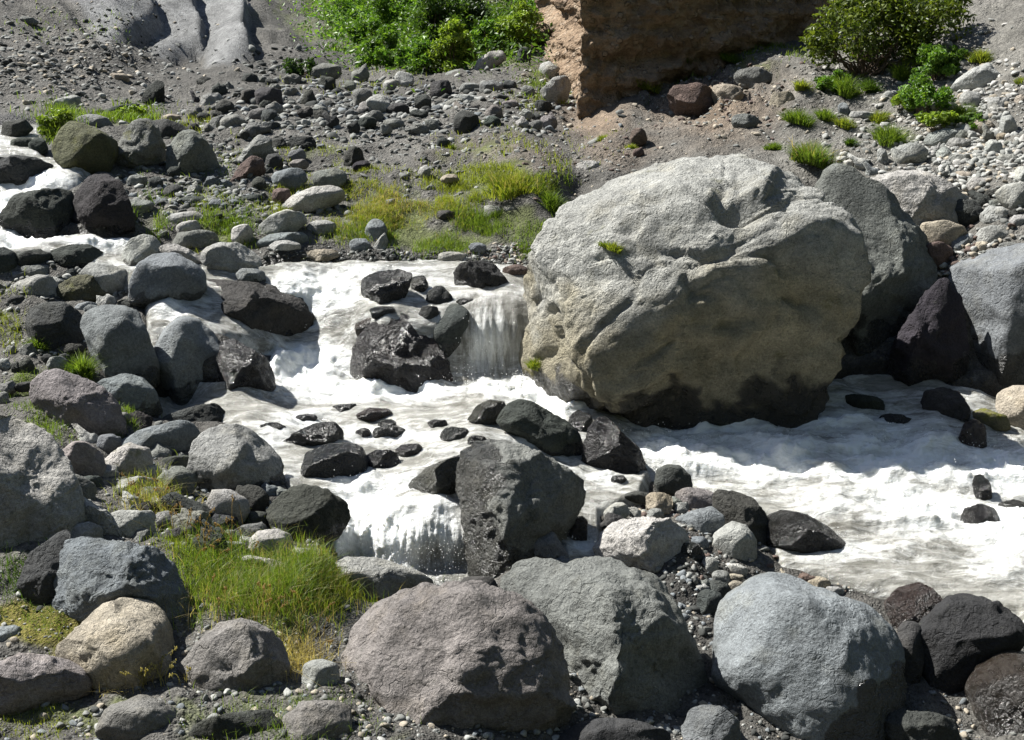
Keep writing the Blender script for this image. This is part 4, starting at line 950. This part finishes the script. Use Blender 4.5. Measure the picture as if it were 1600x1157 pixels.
TUFTS = [ # px, py(base), width px, height px, colour, label
 (1270,268,80,48,'fresh','big bright green tuft on the slope behind the enormous boulder'),
 (1235,238,0,0,'',''),
 (1410,130,42,36,'fresh','round green tuft left of the tall weeds on the right slope'),
 (1360,148,34,30,'dark','small dark green tuft on the right slope'),
 (1320,155,50,44,'fresh','loose green tuft right of the earth mound top'),
 (1378,110,30,20,'bank','small yellow green tuft under the dark overhanging bush'),
 (1532,97,34,26,'bank','yellow green tuft high on the right slope'),
 (1250,205,56,34,'fresh','green tuft sprawling below the earth mound'),
 (1320,205,34,24,'bank','yellowish tuft below the tilted blue slab'),
 (1390,225,60,40,'fresh','feathery green tuft left of the lower weeds'),
 (1370,185,36,24,'bank','low green tuft right of the flat light stone'),
 (1330,235,20,20,'dark','tiny dark tuft on the gravel behind the enormous boulder'),
 (1252,158,30,24,'bank','brownish turf tuft hanging at the right of the earth mound'),
 (1210,235,32,16,'fresh','flat bright tuft at the foot of the earth mound'),
 (1595,140,18,18,'bank','small tuft at the right edge of the slope'),
 (800,300,110,36,'bank','big grass hummock above the bank left of the enormous boulder'),
 (860,320,50,34,'fresh','drooping grass clump touching the enormous boulder left side'),
 (700,230,22,14,'bank','small yellow tuft beside the dark round boulder'),
 (130,585,34,46,'fresh','spiky grass tuft between the boulders of the left bank'),
 (955,386,44,18,'bank','small tuft growing on the enormous boulder'),
 (830,580,26,26,'bank','yellow tuft low on the enormous boulder beside the waterfall'),
 (1075,132,70,26,'fresh','turf fringe over the brown earth clod below the cliff'),
 (1145,112,60,20,'fresh','bright tuft on the crest of the earth mound'),
 (1105,120,40,18,'bank','short yellow tuft on the crest of the earth mound'),
 (1010,165,50,28,'bank','yellowish tuft at the left end of the earth mound'),
 (1500,185,50,34,'fresh','bright tuft in the right rubble below the big light boulder'),
 (1290,195,40,26,'fresh','small bright tuft left of the tilted blue slab'),
 (1440,95,40,22,'bank','yellow tuft beside the leafy bush on the upper right slope'),
 (940,215,26,14,'bank','tiny tuft on the gravel under the cliff corner'),
 (985,228,22,12,'bank','tiny yellow tuft beside the brown stone on the slope'),
 (60,545,30,30,'fresh','little leafy tuft under the dark brown boulder'),
]
def build_tufts():
    r = np.random.default_rng(31)
    for x, y, w, h, c, lab in TUFTS:
        if not w: continue
        t = gt(x, y); b = gsurf(np.array([x]), np.array([y]))[0]; W = w * t / FPX; Hh = h * t / FPX
        if 'the enormous boulder' in lab and ('growing on' in lab or 'low on' in lab):
            m = (np.abs(HERO['px'] - x) < 7) & (np.abs(HERO['py'] - y) < 7); k = np.where(m)[0]; b = HERO['P'][k[np.argmin(HERO['d'][k])]]; t = 13.5; W = w * t / FPX; Hh = h * t / FPX
        n = int(160 + w * 9); a = r.uniform(0, 6.28, n); q = r.random(n) ** .75 * (1 + .35 * np.sin(a * 3 + x)) * .8
        P = np.stack([np.cos(a) * q * W * .40, np.sin(a) * q * W * .34, np.zeros(n)], 1)
        # follow the slope under the tuft
        e = .01; gx = (pt(x + 10, y, gt(x + 10, y)) - b); gy = (pt(x, y - 6, gt(x, y - 6)) - b)
        nn = np.cross(gx, gy); nn /= nn[2]; nn = np.clip(nn, -.45, 1) if abs(nn[2]) else nn; nn[:2] = np.clip(nn[:2], -.45, .45); P[:, 2] = -(P[:, 0] * nn[0] + P[:, 1] * nn[1]) - .02
        lo = GCOLS[c]
        v, f, cc = blades(P, Hh * 1.0 * (1.05 - .6 * q), max(.007, W * .009), lo, r, .38, (np.cos(a) * q * .7, np.sin(a) * q * .7))
        parts = [(v, f, cc)]
        k = int(n * .3); parts.append(blades(P[:k] * .9, Hh * .7, max(.01, W * .014), GCOLS['dark'], r, .6))
        if w > 60: parts.append(blades(P[k:k+int(n*.1)], Hh, .008, GCOLS['dry'], r, .5))
        v, f, cc = join(parts)
        v[:, :2] *= 1.15; v *= 1.1
        o = mkobj('grass_tuft', mkmesh('grass_tuft', v, f, GRASSM, cols={'lcol': cc}), b)
        tag(o, lab, 'grass tuft', 'grass tufts on the slopes')
def leaves(P, size, cols, r, up=.3):
    n = len(P); N = r.normal(size=(n, 3)) + [0, 0, up]; size = size * r.uniform(.6, 1.25, n); N /= np.linalg.norm(N, axis=1)[:, None]
    A = np.cross(N, r.normal(size=(n, 3))); A /= np.linalg.norm(A, axis=1)[:, None]; B = np.cross(N, A)
    s = (size * r.uniform(.6, 1.3, n))[:, None]
    V = np.stack([P - A * s, P - B * s * .42 + A * 0, P + A * s, P + B * s * .42], 1) + np.stack([N*0, N*s*.12, N*0, N*s*.12], 1)
    F = (np.arange(n) * 4)[:, None] + np.arange(4)
    lo, hi = np.array(cols[0]), np.array(cols[1]); cc = (lo + (hi - lo) * r.random((n, 1)) ** 1.3) * .85
    return V.reshape(-1, 3), F, np.repeat(cc, 4, 0)
def limb(p0, p1, r0, r1, r, seg=5, wob=.06):
    t = np.linspace(0, 1, seg + 1)[:, None]; c = p0 + (p1 - p0) * t; L = np.linalg.norm(p1 - p0); c[1:-1] += r.normal(0, wob * L, (seg - 1, 3))
    d = (p1 - p0) / L; a = np.cross(d, [.3, .9, .1]); a /= np.linalg.norm(a); b = np.cross(d, a); ns = 6; V = []
    for k in range(seg + 1):
        rad = r0 + (r1 - r0) * k / seg
        for j in range(ns): q = 2*math.pi*j/ns; V.append(c[k] + (a*math.cos(q) + b*math.sin(q)) * rad)
    F = [(k*ns+j, k*ns+(j+1)%ns, (k+1)*ns+(j+1)%ns, (k+1)*ns+j) for k in range(seg) for j in range(ns)]
    return np.array(V), np.array(F)
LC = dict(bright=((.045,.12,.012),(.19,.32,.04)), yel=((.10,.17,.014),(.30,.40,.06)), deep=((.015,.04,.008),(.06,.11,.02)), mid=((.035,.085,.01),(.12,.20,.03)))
def shrub_mesh(W, Hh, seed, cols, nleaf, lsize, clumps=26, tall=False):
    r = np.random.default_rng(seed); st = []; lp = []; o = 0; sv, sf = [], []
    for k in range(clumps):
        a = r.uniform(0, 6.28); q = math.sqrt(r.random()) * .44 * W; z = Hh * r.uniform(.25, .95) * (1 - .35 * (q / (.44 * W)) ** 2)
        if tall: q *= (1 - .6 * z / Hh)
        c = np.array([math.cos(a) * q, math.sin(a) * q, z]); base = np.array([c[0] * .15, c[1] * .15, -.05])
        v, f = limb(base, c, .014 * Hh, .003 * Hh, r); sv.append(v); sf.append(f + o); o += len(v)
        cr = r.uniform(.14, .24) * (W * .5 + Hh * .5); m = int(nleaf / clumps * r.uniform(.6, 1.4))
        d = r.normal(size=(m, 3)); d /= np.linalg.norm(d, axis=1)[:, None]; d *= (r.random((m, 1)) ** .45) * cr * [1, 1, .8]
        lp.append((c + d, r.uniform(.75, 1.2)))
    parts = []
    for P, b in lp:
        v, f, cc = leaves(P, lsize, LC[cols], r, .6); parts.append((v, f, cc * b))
    v, f, cc = join(parts)
    return mkmesh('foliage', v, f, LEAFM, smooth=False, cols={'lcol': cc}), mkmesh('stem', np.concatenate(sv), np.concatenate(sf), BARK)
SHRUBS = [ # px, base py, width, height (px), colour, label, t
 (600,112,76,70,'bright','bright rounded bush at the left front of the thicket'),
 (655,118,80,60,'bright','bright low bush in front of the thicket left of centre'),
 (700,118,60,85,'yel','yellow green bush in the front middle of the thicket'),
 (722,112,40,74,'yel','slim yellow green sapling like bush beside the leaning pale boulder'),
 (765,85,60,50,'bright','bush growing behind the leaning pale boulder'),
 (800,80,90,72,'yel','bright bush left of the earth cliff corner'),
 (835,60,70,75,'bright','bush touching the top of the earth cliff corner'),
 (690,75,90,100,'mid','tall mid green bush in the second row of the thicket'),
 (630,60,110,90,'bright','broad bright bush on the hillside behind the thicket'),
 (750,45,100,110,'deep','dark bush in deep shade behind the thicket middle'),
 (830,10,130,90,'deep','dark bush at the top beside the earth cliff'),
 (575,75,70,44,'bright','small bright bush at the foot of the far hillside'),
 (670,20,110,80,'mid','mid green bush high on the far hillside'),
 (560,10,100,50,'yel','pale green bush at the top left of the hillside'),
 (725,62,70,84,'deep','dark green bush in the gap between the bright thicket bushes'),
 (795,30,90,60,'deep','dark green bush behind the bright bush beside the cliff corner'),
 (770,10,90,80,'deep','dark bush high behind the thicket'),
 (205,188,60,24,'yel','low yellow green bush behind the upper left trio'),
 (95,212,56,44,'yel','yellow green bush left of the lichen mottled boulder'),
 (1410,175,50,34,'yel','loose yellow green weeds between the tuft and the broad weeds'),
 (1520,200,40,24,'mid','small green weeds among the stones of the right rubble'),
 (1300,150,50,40,'bright','bright weeds under the leafy cliff bush'),
 (1460,125,70,60,'bright','tall green weeds on the right slope left of the big light boulder'),
 (1445,185,80,70,'bright','broad green weeds in the middle of the right slope'),
 (1480,110,50,40,'mid','dark green weeds behind the big light boulder on the slope'),
 (1465,205,60,34,'yel','lowest yellow green weeds above the long overhanging stone'),
 (1350,112,190,130,'leafy','large leafy bush hanging over the earth cliff foot'),
 (1420,60,170,100,'leafy','leafy bush above the right slope next to the cliff'),
 (466,118,60,26,'deep','low dark bush at the foot of the scree'),
]
LC['leafy'] = ((.045,.075,.008),(.15,.19,.025))
def build_shrubs():
    protos = {}
    for i, (x, y, w, h, c, lab) in enumerate(SHRUBS):
        t = gt(x, y)
        if c == 'leafy': t = [17.9, 18.0][x > 1400]
        if c == 'deep' and y < 60: t = 31
        s = t / FPX; W, Hh = w * s, h * s
        b = pt(x, y, t)
        r = np.random.default_rng(900 + i)
        px_per_m = FPX / t
        ls = {'leafy': .038}.get(c, .038 if t > 20 else .028)
        n = int(np.clip(W * Hh / (ls * ls) * (7 if c == 'leafy' else 11), 900, 20000))
        fo, st = shrub_mesh(W, Hh, 900 + i, c, n, ls, clumps=int(np.clip(W * Hh * 26, 16, 70)))
        root = bpy.data.objects.new('leafy_bush' if c == 'leafy' else 'shrub', None); root.location = b; link(root)
        mkobj('foliage', fo, parent=root); mkobj('stem', st, parent=root)
        tag(root, lab, 'bush', 'bushes and weeds')
def build_cliff():
    # plan of the face, from the far left flank round the corner and along the shaded front
    plan = [(830,34.0,.25),(800,25,.35),(806,21.6,.80),(838,20.2,.75),(880,19.2,.6),(902,18.95,.05),(960,19.05,.03),(1050,19.3,.05),(1130,19.5,.05),(1250,19.9,.08),(1400,20.0,.10),(1600,21.0,.2),(1900,23,.3)]
    P = []
    for x, Y, b in plan: P.append([(x - 800) / FPX * Y, Y, b])
    P = np.array(P); seg = np.r_[0, np.cumsum(np.hypot(np.diff(P[:, 0]), np.diff(P[:, 1])))]
    u = np.arange(0, seg[-1], .035); base = np.stack([np.interp(u, seg, P[:, k]) for k in range(3)], 1)
    tx = np.gradient(base[:, 0]); ty = np.gradient(base[:, 1]); L = np.hypot(tx, ty); nx, ny = ty / L, -tx / L    # outward normal
    k = 21; ker = np.ones(k) / k; nx = np.convolve(np.pad(nx, k//2, 'edge'), ker, 'valid'); ny = np.convolve(np.pad(ny, k//2, 'edge'), ker, 'valid')
    zb = 1.2; hs = np.arange(0, 2.6, .03)
    U, Hh = np.meshgrid(np.arange(len(u)), hs); z = zb + Hh
    inset = base[U, 2] * Hh
    X = base[U, 0] - nx[U] * inset; Yy = base[U, 1] - ny[U] * inset
    V = np.stack([X, Yy, z], -1).reshape(-1, 3); N = np.stack([nx[U], ny[U], np.zeros_like(X)], -1).reshape(-1, 3)
    d = fbm(V * [1.3, 1.3, 2.4], 4) * .20 + ridged(V * [2.5, 2.5, 4] + 4, 3) * .05 + np.clip(fbm(V * 5.5 + 9, 3), 0, 1) * .15 + fbm(V * 14, 3) * .018
    strata = (perlin(V * [.3, .3, 5.0] + 2)) * .07
    fl = sst(V[:, 0], .95, .6); d += fl * (np.clip(fbm(V * 3.4 + 31, 2), -.1, 1) * .22)
    # undercut foot of the buttress
    d += -.10 * np.exp(-((V[:, 2] - 2.75) / .12) ** 2)
    V += N * (d + strata)[:, None]
    f = gridfaces(len(hs), len(u))[:, ::-1]
    # roof so the bluff is solid
    top = V.reshape(len(hs), len(u), 3)[-1]; nb = len(V); back = top + [1.0, 9, 1.5]
    V = np.concatenate([V, back]); ti = (len(hs) - 1) * len(u) + np.arange(len(u)); bi = nb + np.arange(len(u))
    f = np.concatenate([f, np.stack([ti[:-1], bi[:-1], bi[1:], ti[1:]], 1)])
    tag(mkobj('cliff', mkmesh('cliff', V, f, EARTH)), kind='structure')
build_terrain(); build_water(); build_rocks(); build_scatter(); build_pebbles(); build_cliff(); build_grass(); build_tufts(); build_shrubs()
# ------------------------------------------------------------------ camera, light
sc = bpy.context.scene
cd = bpy.data.cameras.new('camera'); cam = bpy.data.objects.new('camera', cd); C.objects.link(cam)
cam.location = CAM; cam.rotation_euler = (math.pi / 2 - TH, 0, 0); cd.sensor_width = 36; cd.lens = 36 * FPX / 1600; cd.clip_end = 2000; cd.clip_start = .1
sc.camera = cam
sc.cycles.max_bounces = 5; sc.cycles.diffuse_bounces = 2; sc.cycles.glossy_bounces = 2; sc.cycles.transmission_bounces = 3
SUN = np.array([-.66, .36, .82]); SUN /= np.linalg.norm(SUN)
el = math.asin(SUN[2]); az = math.atan2(SUN[0], SUN[1])
w = bpy.data.worlds.new('World'); sc.world = w; w.use_nodes = True
nt = w.node_tree; bg = nt.nodes['Background']; sk = nt.nodes.new('ShaderNodeTexSky'); sk.sky_type = 'NISHITA'; sk.sun_disc = False; sk.sun_elevation = el; sk.sun_rotation = az % (2*math.pi)
nt.links.new(sk.outputs[0], bg.inputs[0]); bg.inputs[1].default_value = .05
sd = bpy.data.lights.new('sun', 'SUN'); sd.energy = 5; sd.angle = math.radians(.55); sd.color = (1, .975, .925)
so = bpy.data.objects.new('sun', sd); C.objects.link(so); so.location = SUN * 40
so.rotation_euler = Vector(-SUN).to_track_quat('-Z', 'Y').to_euler()
sc.view_settings.view_transform = 'Standard'; sc.view_settings.look = 'None'; sc.view_settings.exposure = 1.25; sc.view_settings.gamma = 1
